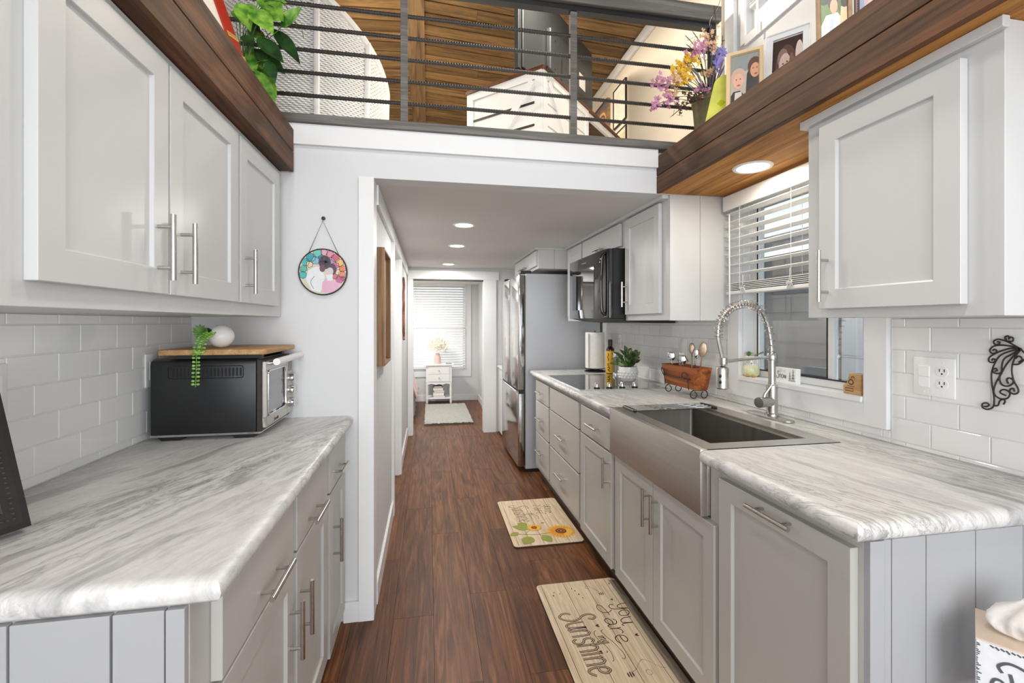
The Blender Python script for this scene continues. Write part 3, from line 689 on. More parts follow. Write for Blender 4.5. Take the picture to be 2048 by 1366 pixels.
fs = [(j * k + i, j * k + (i + 1) % k, (j + 1) * k + (i + 1) % k, (j + 1) * k + i) for j in range(4) for i in range(k)] + [tuple(4 * k + i for i in range(k))]
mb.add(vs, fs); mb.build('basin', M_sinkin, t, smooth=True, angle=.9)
MB().lathe([(.001, .001), (.03, .001), (.042, .003), (.045, .0006)], (1.14, 1.74, zb), 20).build('drain', M_chrome, t, smooth=True)
rk = thing('roll_up_drying_rack', 'black-edged steel rod drying rack rolled across the far end of the sink', 'rack', (1.13, 2.02, .918))
for i in range(4):
    y = 2.066 - i * .030
    MB().cyl((.93, y, .9225), (1.345, y, .9225), .0052, n=8).build('rod', M_chrome, rk, smooth=True)
for x in (.925, 1.335): MB().box(x, x + .018, 1.952, 2.075, .9172, .929).build('end_strip', M_black, rk, bevel=.003)

# ------------------------------------------------ faucet
fx, fy = 1.480, 1.755
t = thing('kitchen_faucet', 'brushed nickel spring-neck faucet with pull-down sprayer behind the sink', 'faucet', (fx, fy, .916))
pl = [(fx - .012 + .028 * cos(a) * 1.0, fy + (.098 if sin(a) > 0 else -.098) + .028 * sin(a)) for a in [2 * pi * i / 28 for i in range(28)]]
MB().prism(pl, lambda u, v, a: (u, v, a), .9155, .9235).build('deck_plate', M_nickel, t, bevel=.002, seg=2, smooth=True)
MB().lathe([(.028, .923), (.028, .932), (.0225, .936), (.0225, 1.055), (.0165, 1.058), (.0150, 1.06), (.0150, 1.175)], (fx, fy, 0), 24).build('body', M_nickel, t, smooth=True)
MB().cyl((fx, fy, .985), (fx - .082, fy - .02, .985), .0225, n=24).build('valve', M_nickel, t, smooth=True)
MB().tube([(fx - .055, fy - .012, .99), (fx - .045, fy - .012, 1.02), (fx - .022, fy - .02, 1.056)], [.006, .0055, .0045], 8).build('lever', M_nickel, t, smooth=True)
MB().lathe([(.0205, 1.165), (.0215, 1.17), (.0215, 1.193), (.019, 1.197)], (fx, fy, 0), 20, caps=True).build('collar', M_nickel, t, smooth=True)
pp = cat([(fx, fy, 1.19), (1.474, fy, 1.25), (1.458, fy, 1.325), (1.427, fy, 1.381), (1.388, fy, 1.404), (1.349, fy, 1.411), (1.311, fy, 1.405), (1.274, fy, 1.388), (1.243, fy, 1.36), (1.224, fy, 1.322), (1.218, fy, 1.277), (1.222, fy, 1.244), (1.237, fy, 1.182), (1.243, fy, 1.145)], 8)
MB().tube(pp, .0085, 10).build('hose', M_steel, t, smooth=True)
# spring coil around the hose
L = len(pp); hs = []; n_t = 27
for i in range(n_t * 12 + 1):
    u = i / (n_t * 12) * (L * .80 - 1); j = int(u); f_ = u - j; p = pp[j].lerp(pp[min(j + 1, L - 1)], f_)
    tg = (pp[min(j + 1, L - 1)] - pp[max(j - 1, 0)]).normalized(); b_ = Vector((0, 1, 0)); n_ = tg.cross(b_); a = 2 * pi * i / 12
    rad = .0185 if i > 60 else .0125 + .006 * i / 60
    hs.append(p + n_ * cos(a) * rad + b_ * sin(a) * rad)
MB().tube(hs, .0017, 5).build('spring', M_nickel, t, smooth=True)
MB().tube([(fx, fy, 1.180), (1.37, fy, 1.172), (1.247, fy, 1.163)], .0068, 10).build('support_arm', M_nickel, t, smooth=True)
MB().lathe([(.0135, 1.15), (.017, 1.152), (.017, 1.178), (.012, 1.181)], (1.243, fy, 0), 18, caps=True).build('arm_clip', M_nickel, t, smooth=True)
sp = MB().lathe([(.012, 1.143), (.0235, 1.138), (.026, 1.13), (.026, 1.05), (.022, 1.046), (.001, 1.0455)], (1.238, fy, 0), 24).build('spray_head', M_nickel, t, smooth=True)
for z in (1.103, 1.077): MB().sphere((1.238 - .0205, fy - .0165, z), (.006, .006, .0075), 12).build('button', M_black, sp, smooth=True)

# ------------------------------------------------ cooktop
t = thing('electric_cooktop', 'black glass cooktop with four silver knobs, flush in the far worktop', 'cooktop', (1.18, 3.03, .915))
B(.905, 1.475, 2.640, 3.41, .9152, .9215).build('glass_top', M_blackg, t, bevel=.001)
MB().box(.900, .905, 2.636, 3.414, .9152, .9222).box(.905, 1.475, 2.636, 2.640, .9152, .9222).build('edge_trim', M_chrome, t)
for i, (x, y) in enumerate(((1.03, 2.69), (1.112, 2.69), (1.198, 2.69), (1.282, 2.69))):
    k = MB().lathe([(.019, .9218), (.019, .926), (.0155, .928)], (x, y, 0), 18, caps=True).lathe([(.0135, .928), (.0125, .952), (.0105, .955), (.001, .9553)], (x, y, 0), 18, m=1).build('knob', [M_black, M_chrome], t, smooth=True)
for x, y, r in ((1.07, 2.92, .1), (1.33, 2.92, .075), (1.07, 3.23, .075), (1.33, 3.23, .1)):
    MB().lathe([(r, .92165), (r + .0015, .92165)], (x, y, 0), 40).build('burner_ring', M_fridgeside, t)

# ------------------------------------------------ microwave
t = thing('over_range_microwave', 'black glossy microwave hung over the cooktop', 'microwave', (1.3, 3.05, 1.355))
B(1.125, 1.5595, 2.664, 3.415, 1.355, 1.793).build('body', M_black, t, bevel=.003)
MB().prism([(1.095, 1.358), (1.20, 1.338), (1.35, 1.328), (1.55, 1.326), (1.55, 1.3545), (1.125, 1.3545)], lambda u, v, a: (u, a, v), 2.67, 3.41).build('vent_grille', M_iron, t)
MB().prism([(3.412, 1.124), (2.715, 1.124), (2.715, 1.086), (2.95, 1.083), (3.2, 1.082), (3.412, 1.085)], lambda u, v, a: (v, u, a), 1.358, 1.79).build('door', M_blackg, t, bevel=.002, seg=2, smooth=True, angle=.4)
B(1.0805, 1.0825, 2.88, 3.33, 1.42, 1.71).build('door_window', M_blackg, t)
MB().prism([(2.714, 1.124), (2.665, 1.124), (2.665, 1.106), (2.68, 1.094), (2.70, 1.088), (2.714, 1.086)], lambda u, v, a: (v, u, a), 1.358, 1.79).build('control_panel', M_blackg, t, bevel=.002, smooth=True, angle=.4)
MB().tube(cat([(1.088, 2.70, 1.765), (1.068, 2.70, 1.745), (1.062, 2.70, 1.66), (1.060, 2.70, 1.57), (1.062, 2.70, 1.47), (1.068, 2.70, 1.40), (1.088, 2.70, 1.38)], 6), .011, 12).build('handle', M_blackg, t, smooth=True)
def logo(par, txt, size, loc, rot, mat):
    cu_ = bpy.data.curves.new('lettering', 'FONT'); cu_.body = txt; cu_.size = size; cu_.extrude = .0003; cu_.align_x = 'CENTER'
    o_ = bpy.data.objects.new('lettering', cu_); C.objects.link(o_); dg = bpy.context.evaluated_depsgraph_get()
    me = bpy.data.meshes.new_from_object(o_.evaluated_get(dg)); bpy.data.objects.remove(o_)
    o2 = bpy.data.objects.new('lettering', me); me.materials.clear(); me.materials.append(mat); C.objects.link(o2)
    off = Vector(loc); q_ = par
    while q_ is not None: off -= q_.location; q_ = q_.parent
    o2.location = off; o2.rotation_euler = rot; o2.parent = par; return o2
logo(t, 'Whirlpool', .022, (1.0815, 3.08, 1.742), (R(90), 0, R(-90)), M_chrome)

# ------------------------------------------------ fridge
t = thing('french_door_fridge', 'tall stainless french-door fridge with bottom freezer drawer', 'fridge', (1.17, 4.39, 0))
B(.845, 1.545, 3.945, 4.85, .03, 1.765).build('body', M_fridgeside, t, bevel=.004)
def fdoor(nm, ya, yb, za, zb):
    pr = [(ya, .835), (ya, .79), (ya + .012, .779), (ya + (yb - ya) * .5, .772), (yb - .012, .779), (yb, .79), (yb, .835)]
    return MB().prism(pr, lambda u, v, a: (v, u, a), za, zb).build(nm, M_fsteel, t, bevel=.003, seg=2, smooth=True, angle=.5)
M_fsteel = brushed('fridge_steel', '#c9c9c8', .13, (2, 2, 120))
fdoor('door', 3.94, 4.392, .735, 1.75); fdoor('door', 4.398, 4.85, .735, 1.75)
fz = fdoor('freezer_drawer', 3.94, 4.85, .055, .70)
B(.785, .835, 3.95, 4.84, .7005, .7345).build('handle_recess', M_black, t)
MB().prism([(.779, .70), (.757, .722), (.764, .728), (.80, .708)], lambda u, v, a: (u, a, v), 3.95, 4.84).build('drawer_handle', M_chrome, t)
B(.8355, .8445, 3.95, 4.84, .06, 1.75).build('door_gasket', M_black, t)
MB().box(.80, .90, 3.945, 4.02, 1.7655, 1.79).box(.80, .90, 4.77, 4.845, 1.7655, 1.79).build('hinge_cover', M_black, t, bevel=.004)
B(.86, 1.5, 3.96, 4.83, .0005, .03).build('base_grille', M_black, t)
t = thing('ceramic_bowl', 'small white bowl on top of the fridge', 'bowl', (1.0, 4.55, 1.766))
MB().lathe([(.001, .004), (.03, .004), (.035, 0), (.04, 0), (.075, .05), (.07, .05), (.036, .01), (.001, .008)], (1.0, 4.55, 1.766), 24).build('bowl', M_cer, t, smooth=True)

# white chest beyond the fridge
t = thing('white_chest', 'white chest standing beyond the fridge by the bedroom door', 'chest', (1.15, 5.18, 0))
B(.833, 1.5, 4.90, 5.46, .03, .79).build('body', M_white2, t, bevel=.003)
B(.82, 1.51, 4.89, 5.465, .7905, .812).build('top', M_white2, t, bevel=.003)
B(.85, 1.5, 4.92, 5.44, .0005, .0295).build('plinth', M_toe, t)
# ------------------------------------------------ toaster oven, board, pot
ox0, ox1, oy0, oy1, oz0, oz1 = -.948, -.592, 1.775, 2.10, .936, 1.20
t = thing('toaster_oven', 'black and steel countertop toaster oven in the corner of the left worktop', 'oven', ((ox0 + ox1) / 2, 1.98, .9155))
oy1 = 2.112
MB().prism([(oy0, oz0), (oy1, oz0), (oy1, oz1 - .012), (oy1 - .012, oz1), (oy0 + .02, oz1), (oy0 + .004, oz1 - .006), (oy0, oz1 - .02)], lambda u, v, a: (a, u, v), ox0, ox1 - .018).build('body', M_blackm, t, bevel=.004, seg=2, smooth=True)
MB().box(ox0 + .001, ox1 - .005, oy0 - .001, oy1, oz0 - .006, oz0 + .001).build('base_rim', M_chrome, t)
for x in (ox0 + .06, ox1 - .06):
    for y in (oy0 + .04, oy1 - .05):
        MB().prism([(x - .045, oz0 - .006), (x + .045, oz0 - .006), (x + .03, .9152), (x - .03, .9152)], lambda u, v, a: (u, a, v), y - .03, y + .03).build('foot', M_black, t)
# vent on the near side
vn = MB()
vx0, vx1, vz0, vz1 = -.893, -.652, 1.133, 1.176
P_ = rr([(vx0, vz0), (vx1, vz0), (vx1, vz1), (vx0, vz1)], .008)
vn.tube([(x, oy0 - .0005, z) for x, z in P_], .0016, 6, closed=True); vn.build('vent_rim', M_black, t, smooth=True)
v0 = None
for i in range(19):
    x = vx0 + .012 + i * .0121
    if v0 is None: v0 = MB().obox((x, oy0 - .0022, vz0 + .006), (.004, 0, 0), (.002, .0025, 0), (0, 0, .030)).build('vent_fin', M_black, t)
    else: piece(v0, dx=i * .0121)
# front (faces +X): steel bezel, glass door, chrome rim, control column, knobs
B(ox1 - .018, ox1, oy0 + .004, oy1, oz0, oz1 - .004).build('bezel', M_iron, t, bevel=.002)
dy1 = 2.035
MB().box(ox1, ox1 + .012, oy0 + .012, dy1, oz0 + .012, oz0 + .05).box(ox1, ox1 + .012, oy0 + .012, dy1, oz1 - .045, oz1 - .012).box(ox1, ox1 + .012, oy0 + .012, oy0 + .03, oz0 + .05, oz1 - .045).box(ox1, ox1 + .012, dy1 - .018, dy1, oz0 + .05, oz1 - .045).build('door_frame', M_steelh, t, bevel=.001)
B(ox1 + .004, ox1 + .008, oy0 + .03, dy1 - .018, oz0 + .05, oz1 - .045).build('door_glass', M_oveng, t)
Q_ = rr([(oy0 + .033, oz0 + .053), (dy1 - .021, oz0 + .053), (dy1 - .021, oz1 - .048), (oy0 + .033, oz1 - .048)], .014)
MB().tube([(ox1 + .0125, y, z) for y, z in Q_], .003, 8, closed=True).build('door_rim', M_chrome, t, smooth=True)
MB().tube([(ox1 + .001, oy0 + .05, 1.03), (ox1 + .001, dy1 - .04, 1.03)], .0018, 6).build('rack_edge', M_chrome, t)
B(ox1, ox1 + .012, dy1 + .004, oy1 - .002, oz0 + .012, oz1 - .012).build('control_panel', M_steelh, t, bevel=.002)
B(ox1 + .012, ox1 + .013, dy1 + .016, oy1 - .014, 1.125, 1.172).build('display', M_blackg, t)
for z in (1.095, 1.045, .992):
    MB().lathe([(.02, 0), (.019, .018), (.016, .021), (.001, .021)], (ox1 + .012, (dy1 + oy1) / 2, z), 20, M=Matrix.Rotation(R(90), 3, 'Y')).build('knob', M_chrome, t, smooth=True)
MB().cyl((ox1 + .045, oy0 + .02, 1.186), (ox1 + .045, oy1 + .005, 1.191), .0125, n=20).build('door_handle', M_white2, t, smooth=True)
for y in (oy0 + .05, dy1 - .03): MB().cyl((ox1 + .01, y, 1.178), (ox1 + .045, y, 1.187), .008, n=12).build('handle_post', M_chrome, t, smooth=True)
logo(t, 'Breville', .017, (ox1 + .0123, 1.90, .956), (R(90), 0, R(90)), M_black)
t = thing('bamboo_board', 'bamboo cutting board lying on the black toaster oven', 'board', (-.74, 1.93, 1.2005))
MB().prism([(-.905, 1.745), (-.578, 1.745), (-.568, 1.757), (-.568, 2.10), (-.578, 2.108), (-.895, 2.108), (-.915, 2.1), (-.915, 1.757)], lambda u, v, a: (u, v, a), 1.2165, 1.2355).build('board', M_oak, t, bevel=.003, seg=2, smooth=True)
MB().box(-.88, -.60, 1.80, 1.825, 1.2005, 1.2165).box(-.88, -.60, 2.04, 2.065, 1.2005, 1.2165).build('riser', M_black, t)
# round white planter lying tipped, opening towards the left
def leaf(mb, base, d, up, ln, wd, m=0, droop=0.0, fold=.2, n=5):
    """pointed oval leaf with a centre crease"""
    d = Vector(d).normalized(); up = Vector(up); sd = d.cross(up); sd = sd.normalized() if sd.length > 1e-5 else Vector((1, 0, 0)); nn = sd.cross(d); base = Vector(base); vs = []; fs = []
    for i in range(n + 1):
        u = i / n; wv = wd * (sin(pi * u ** .8) if 0 < u < 1 else .02) / 2
        c = base + d * ln * u - Vector((0, 0, 1)) * droop * ln * u * u
        vs += [c + sd * wv + nn * wv * fold, c, c - sd * wv + nn * wv * fold]
    for i in range(n):
        a = 3 * i; fs += [(a, a + 1, a + 4, a + 3), (a + 1, a + 2, a + 5, a + 4)]
    mb.add(vs, fs, m)
def leafmat(name, a, b, rough=.4, sc=25):
    t_ = NT(name); n = t_.noise(t_.pos(), sc, 3); oi = t_.n('ShaderNodeObjectInfo')
    r = t_.ramp(n.outputs[0], [(.35, S(a)), (.65, S(b))])
    g = t_.ramp(oi.outputs['Random'], [(0, (.75, .78, .7, 1)), (1, (1.15, 1.12, 1.05, 1))])
    t_.set(Base_Color=t_.mix(r.outputs[0], g.outputs[0], 1.0, 'MULTIPLY'), Roughness=rough); t_.b.inputs['Subsurface Weight'].default_value = 0.0; return t_.m
M_pothos = leafmat('pothos_leaf', '#3c7a24', '#8fbf4a'); M_pdark = leafmat('dark_leaf', '#16301a', '#2f5a2a'); M_pearl = leafmat('string_of_pearls_leaf', '#5c9a34', '#9ccc5c', .35, 60)
M_succ = leafmat('succulent_leaf', '#39622f', '#6f9a55'); M_peper = leafmat('broad_leaf', '#33492c', '#7f955f', .45, 40); M_grass = leafmat('blade_leaf', '#31552a', '#76a04a')
t = thing('tipped_pot_plant', 'round white planter tipped on its side with trailing green succulent on the bamboo board', 'plant', (-.76, 1.83, 1.236))
pc = Vector((-.752, 1.845, 1.279)); Mx = Matrix.Rotation(R(-65), 3, 'Y') @ Matrix.Rotation(R(8), 3, 'X')
pr = [(.0425 * sin(R(a)), -.0425 * cos(R(a))) for a in range(4, 136, 8)] + [(.029, .031), (.027, .027)]
MB().lathe([(.0425 * sin(R(a)), -.0425 * cos(R(a))) for a in range(0, 138, 8)] + [(.026, .028), (.026, .02), (.001, .018)], pc, 28, M=Mx).build('pot', M_cer, t, smooth=True)
r_ = random.Random(5); mb = MB(); oc = pc + Mx @ Vector((0, 0, .03))
for i in range(26):
    a = r_.uniform(0, 2 * pi); q = r_.uniform(.15, 1)
    d = Mx @ Vector((cos(a) * q, sin(a) * q, .8)); d.y -= .5
    leaf(mb, oc + d * .004, d, (0, 0, 1), r_.uniform(.022, .036), r_.uniform(.010, .016), droop=.2)
for i in range(12):
    a = 2 * pi * i / 12; leaf(mb, oc + Vector((-.028, -.02, .006)), (cos(a), -.4, sin(a) * .9), (0, -1, .2), .03, .017, fold=.5)
mb.build('rosette_leaves', M_succ, t, smooth=True)
def pearls(pts, rr_=.0055, step=.0115):
    mb = MB(); pts = cat(pts, 20); mb.tube(pts, .001, 4); acc = 0; k = 0
    for a, b in zip(pts[:-1], pts[1:]):
        acc += (b - a).length
        if acc > step:
            acc = 0; k += 1
            for s_ in (-1, 1):
                mb.sphere(b + Vector((s_ * .0078, -.002 + r_.uniform(-.002, .002), r_.uniform(-.002, .002))), (.0056, .003, .0044), 8)
            mb.tube([b + Vector((-.008, -.002, 0)), b + Vector((.008, -.002, 0))], .0008, 4)
    return mb
for dx, bot in ((0, 1.108), (.014, 1.222)):
    pearls([(-.775 + dx, 1.82, 1.295), (-.782 + dx, 1.785, 1.285), (-.783 + dx, 1.748, 1.262), (-.785 + dx, 1.736, 1.225), (-.785 + dx * .6, 1.734, 1.17 if bot < 1.17 else bot + .01), (-.787 + dx * .4, 1.733, bot)]).build('trailing_stem', M_pearl, t, smooth=True)

# ------------------------------------------------ picture frames
M_photo = {}
def pm(h, r=.35): return M_photo.setdefault(h, paint('print_' + h, '#' + h, r, .04, 60))
def frame(name, label, o, ux, uz, W, H, fw, th, mat, cat_='frame', group=None, bead=None, mount=None, backing=True, prof=None):
    """o = lower left corner (of the face), ux/uz unit vectors across and up; face normal = ux x uz"""
    o, ux, uz = Vector(o), Vector(ux).normalized(), Vector(uz).normalized(); nn = ux.cross(uz)
    t_ = thing(name, label, cat_, o, group)
    mb = MB(); vs = []
    ins = [(0, -th), (0, 0), (fw * .25, .002), (fw * .8, .001), (fw, -th * .35)]
    for i, dpt in ins:
        for u, v in ((i, i), (W - i, i), (W - i, H - i), (i, H - i)): vs.append(o + ux * u + uz * v + nn * dpt)
    fs = [(4 * k + j, 4 * k + (j + 1) % 4, 4 * k + 4 + (j + 1) % 4, 4 * k + 4 + j) for k in range(len(ins) - 1) for j in range(4)] + [(0, 1, 2, 3)]
    mb.add(vs, fs).build('moulding', mat, t_)
    if bead:
        mbb = MB(); n_w = int((W - 2 * fw) / .008); n_h = int((H - 2 * fw) / .008); q = fw * (.72 if fw < .04 else .5)
        for i in range(n_w):
            for v in (q, H - q): mbb.sphere(o + ux * (q + (W - 2 * q) * i / n_w) + uz * v + nn * .0012, .0027 if fw < .04 else .0034, 6)
        for i in range(n_h):
            for u in (q, W - q): mbb.sphere(o + ux * u + uz * (q + (H - 2 * q) * i / n_h) + nn * .0012, .0027 if fw < .04 else .0034, 6)
        mbb.build('bead_row', bead, t_, smooth=True)
    base_l = -th * .35 - .001
    def fn(u, v, l): return o + ux * (u * W) + uz * (v * H) + nn * (base_l + l)
    if mount:
        mb = MB(); mw, mm = mount; a, b = fw / W, fw / H; c, e = (fw + mw) / W, (fw + mw) / H
        vs = [fn(u, v, .0004) for u, v in ((a, b), (1 - a, b), (1 - a, 1 - b), (a, 1 - b), (c, e), (1 - c, e), (1 - c, 1 - e), (c, 1 - e))]
        mb.add(vs, [(0, 1, 5, 4), (1, 2, 6, 5), (2, 3, 7, 6), (3, 0, 4, 7)]).build('mount', mm, t_)
    return t_, fn
def printed(par, fn, layers, name='photo'):
    mb = MB(); ms = []
    for i, (h, pts) in enumerate(layers):
        if h not in ms: ms.append(h)
        mb.poly([fn(u, v, .0001 * i) for u, v in pts], ms.index(h))
    return mb.build(name, [pm(h) for h in ms], par)
SQ = [(.02, .02), (.98, .02), (.98, .98), (.02, .98)]
def place(xl, xr, yt, ztop, yr=None, zbot=2.158, lean=8):
    """shelf frame between two measured sight lines; returns lower-left, ux, uz, W, H"""
    def pt(px, py, z):
        zc = (z - 1.33) * 910 / (645 - py); u = (px - 1024) / 910 * zc
        return Vector((cos(YAW) * u + sin(YAW) * zc, -sin(YAW) * u + cos(YAW) * zc, z))
    a, b = pt(xl, yt, ztop), pt(xr, yr, ztop); ux = (b - a).normalized(); W = (b - a).length
    n_ = ux.cross(Vector((0, 0, 1))); uz = (Vector((0, 0, 1)) - n_ * math.tan(R(lean))).normalized()
    H = (ztop - zbot) / uz.z; return a - uz * H, ux, uz, W, H
o_, ux, uz, W, H = place(1453, 1527, 108, 2.43, 89)
t, fn = frame('photo_frame', 'tan photo frame of two smiling women, beside the yellow plate on the timber shelf', o_, ux, uz, W, H, .017, .02, paint('tan_frame', '#d9be93', .4, .04), group=None)
printed(t, fn, [('b9b3a8', SQ), ('8d9390', [(.02, .62), (.98, .72), (.98, .98), (.02, .98)]),
    ('2a2422', [(.5, .02), (.98, .02), (.98, .72), (.86, .80), (.68, .78), (.56, .62)]), ('5a3526', ell(.77, .72, .19, .15)), ('d59a78', ell(.78, .66, .13, .115)), ('a24b45', ell(.80, .60, .05, .014)),
    ('1e1d20', [(.02, .02), (.56, .02), (.52, .28), (.38, .38), (.2, .38), (.06, .26)]), ('d8cdbf', [(.2, .04), (.44, .04), (.42, .36), (.24, .36)]), ('c9ab95', ell(.33, .60, .2, .14)),
    ('e3b195', ell(.33, .53, .145, .125)), ('b85a55', ell(.34, .465, .05, .014)), ('4a3a34', ell(.275, .56, .018, .01)), ('4a3a34', ell(.385, .56, .018, .01)), ('4a3a34', ell(.73, .69, .016, .01)), ('4a3a34', ell(.83, .69, .016, .01))])
o_, ux, uz, W, H = place(1532, 1622, 74, 2.50, 43, lean=12)
t, fn = frame('photo_frame', 'white-matted frame with sepia photo of a long-haired woman on the timber shelf', o_, ux, uz, W, H, .004, .012, M_white, mount=(.022, paint('mount_card', '#e4e6e8', .8, .01)))
printed(t, fn, [('3a2a26', [(.17, .1), (.83, .1), (.83, .9), (.17, .9)]), ('5c443c', ell(.48, .52, .24, .30)), ('8a7068', ell(.40, .66, .12, .12)), ('c9b2a6', ell(.45, .56, .13, .155)),
    ('7a5f56', ell(.60, .5, .06, .2)), ('d9c9bd', ell(.82 - .06, .68, .08, .15)), ('4a3630', ell(.41, .58, .02, .01)), ('4a3630', ell(.5, .6, .02, .01)), ('8a5a52', ell(.46, .48, .04, .01)), ('b8a49a', [(.17, .1), (.5, .1), (.34, .3), (.2, .22)])])
o_, ux, uz, W, H = place(1632, 1703, -40, 2.44, -60, lean=6)
t, fn = frame('photo_frame', 'weathered brown frame with photo of a couple in white, on the timber shelf', o_, ux, uz, W, H, .013, .018, paint('weathered_frame', '#a88a6b', .6, .15, 50))
printed(t, fn, [('6f8a4e', SQ), ('3a4a2b', ell(.25, .8, .2, .12)), ('58713d', ell(.8, .7, .2, .2)), ('e6ebf2', [(.05, .02), (.85, .02), (.8, .42), (.6, .56), (.28, .55), (.1, .4)]),
    ('c9d3e2', [(.3, .02), (.45, .02), (.5, .5), (.4, .5)]), ('e0c99a', [(.62, .2), (.9, .3), (.88, .6), (.7, .62)]), ('5b4435', ell(.48, .72, .15, .12)), ('dcae90', ell(.50, .64, .11, .09)), ('3b2b24', ell(.8, .68, .1, .08))])
o_, ux, uz, W, H = place(1708, 1775, -40, 2.42, -64, lean=6)
t, fn = frame('photo_frame', 'dark red-brown frame with silver bead edge, right end of the frame row on the shelf', o_, ux, uz, W, H, .014, .018, paint('mahogany_frame', '#5b2a1f', .35, .1, 50), bead=M_chrome)
printed(t, fn, [('8b9ab0', SQ), ('4b5260', [(.02, .02), (.98, .02), (.98, .45), (.02, .6)]), ('c9a0b0', ell(.5, .7, .2, .12)), ('d9b49a', ell(.5, .6, .1, .1)), ('3a3240', [(.3, .02), (.7, .02), (.66, .45), (.34, .45)])])
# big black frame at the left, on the worktop
a = Vector((-.776, 1.062, .9270)); b = Vector((-.945, .715, .9270)); uxx = (b - a).normalized(); nx = Vector((-uxx.y, uxx.x, 0)); 
if nx.x < 0: nx = -nx
ux = -uxx; nn = ux.cross(Vector((0, 0, 1)))
uz = (Vector((0, 0, 1)) - nn * math.tan(R(20))).normalized()
t, fn = frame('photo_frame', 'large black beaded photo frame leaning at the left end of the left worktop', b, ux, uz, (b - a).length, .29, .046, .03, paint('black_frame', '#1d1b1a', .45, .1, 80, .1), bead=paint('frame_bead', '#3b3734', .4))
printed(t, fn, [('7b6552', SQ), ('c79b72', [(.6, .1), (.86, .1), (.86, .3), (.6, .35)]), ('e8e2da', ell(.62, .42, .2, .14)), ('3d4a3a', [(.1, .6), (.9, .6), (.9, .9), (.1, .9)]), ('d7b092', ell(.5, .56, .1, .1))])
# red frame with gold key bands on the left shelf
M_red = paint('red_lacquer', '#a82a17', .3, .08, 20); M_gold = paint('gold_print', '#c9a45c', .4, .15, 90)
lean = .42; o_ = Vector((-.835, 1.334, 2.164)); ux = Vector((.45, .893, 0)).normalized(); uz = (Vector((0, 0, 1)) - ux.cross(Vector((0, 0, 1))) * lean).normalized()
t = thing('red_frame', 'red lacquer frame with gold key bands and cream centre leaning on the left shelf', 'frame', o_)
nn = ux.cross(uz)
def rf(u, v, l): return o_ + ux * u + uz * v + nn * l
mb = MB()
for a_, b_ in ((0, .045), (.455, .50)): mb = MB(); mb.add([rf(a_, 0, 0), rf(b_, 0, 0), rf(b_, .42, 0), rf(a_, .42, 0), rf(a_, 0, -.025), rf(b_, 0, -.025), rf(b_, .42, -.025), rf(a_, .42, -.025)], [(0, 1, 2, 3), (7, 6, 5, 4), (0, 4, 5, 1), (1, 5, 6, 2), (2, 6, 7, 3), (3, 7, 4, 0)]); mb.build('stile', M_red, t, bevel=.004)

mb = MB()
for v0_, v1_ in ((.075, .10), (.385, .41)): mb = MB(); mb.add([rf(.045, v0_, -.002), rf(.455, v0_, -.002), rf(.455, v1_, -.002), rf(.045, v1_, -.002), rf(.045, v0_, -.022), rf(.455, v0_, -.022), rf(.455, v1_, -.022), rf(.045, v1_, -.022)], [(0, 1, 2, 3), (7, 6, 5, 4), (0, 4, 5, 1), (1, 5, 6, 2), (2, 6, 7, 3), (3, 7, 4, 0)]); mb.build('rail', M_red, t)

MB().add([rf(.03, .10, -.010), rf(.47, .10, -.010), rf(.47, .385, -.010), rf(.03, .385, -.010)], [(0, 1, 2, 3)]).build('cream_panel', paint('cream_card', '#e6dfd2', .8, .06, 12), t)
for vv in (.12, .205):
    for uu in (0, .455): mb = MB(); patch(mb, [(uu, vv), (uu + .045, vv), (uu + .045, vv + .022), (uu, vv + .022)], rf, .0008); mb.build('gold_band', M_gold, t)
mb = MB()
for vv in (.12, .205):
    for uu in (0, .455):
        for k in range(4):
            c = uu + .008 + k * .0095; ribbon(mb, [(c - .003, vv + .004), (c - .003, vv + .018), (c + .003, vv + .018), (c + .003, vv + .008), (c, vv + .008)], .0012, rf, .0012, smooth=False)
mb.build('key_pattern', pm('7a2a14'), t)

# pothos on the left shelf, hanging over its edge
t = thing('pothos_plant', 'leafy green pothos spilling over the end of the left timber shelf', 'plant', (-.72, 1.98, 2.1525))
MB().lathe([(.05, 2.153), (.065, 2.25), (.07, 2.255), (.062, 2.255), (.001, 2.24)], (-.74, 2.0, 0), 20).build('pot', paint('brown_pot', '#4a3626', .6), t, smooth=True)
LP = Vector((-.74, 2.0, 2.25))
def pxpt(px, py, zc):
    u = (px - 1024) / 910 * zc; return Vector((cos(YAW) * u + sin(YAW) * zc, -sin(YAW) * u + cos(YAW) * zc, 1.33 + (645 - py) / 910 * zc))
leaves = [((502, 18), (545, 60), 0, .075), ((478, 5), (500, 55), 0, .06), ((562, 55), (602, 12), 0, .05), ((548, 58), (598, 118), 1, .055), ((515, 75), (565, 118), 1, .06), ((508, 98), (568, 140), 1, .062), ((495, 92), (525, 132), 0, .055), ((505, 128), (548, 175), 0, .06), ((512, 140), (550, 205), 0, .05),
          ((520, 30), (560, 38), 0, .055), ((470, 20), (484, 42), 0, .045), ((498, 60), (530, 78), 0, .05), ((488, 70), (505, 90), 1, .045), ((525, 150), (552, 190), 0, .045), ((478, 30), (512, 10), 0, .05), ((530, 5), (572, 2), 0, .05), ((535, 120), (550, 160), 1, .04), ((495, 110), (510, 140), 0, .05), ((520, -10), (565, 35), 0, .08), ((488, 42), (520, 60), 1, .05)]
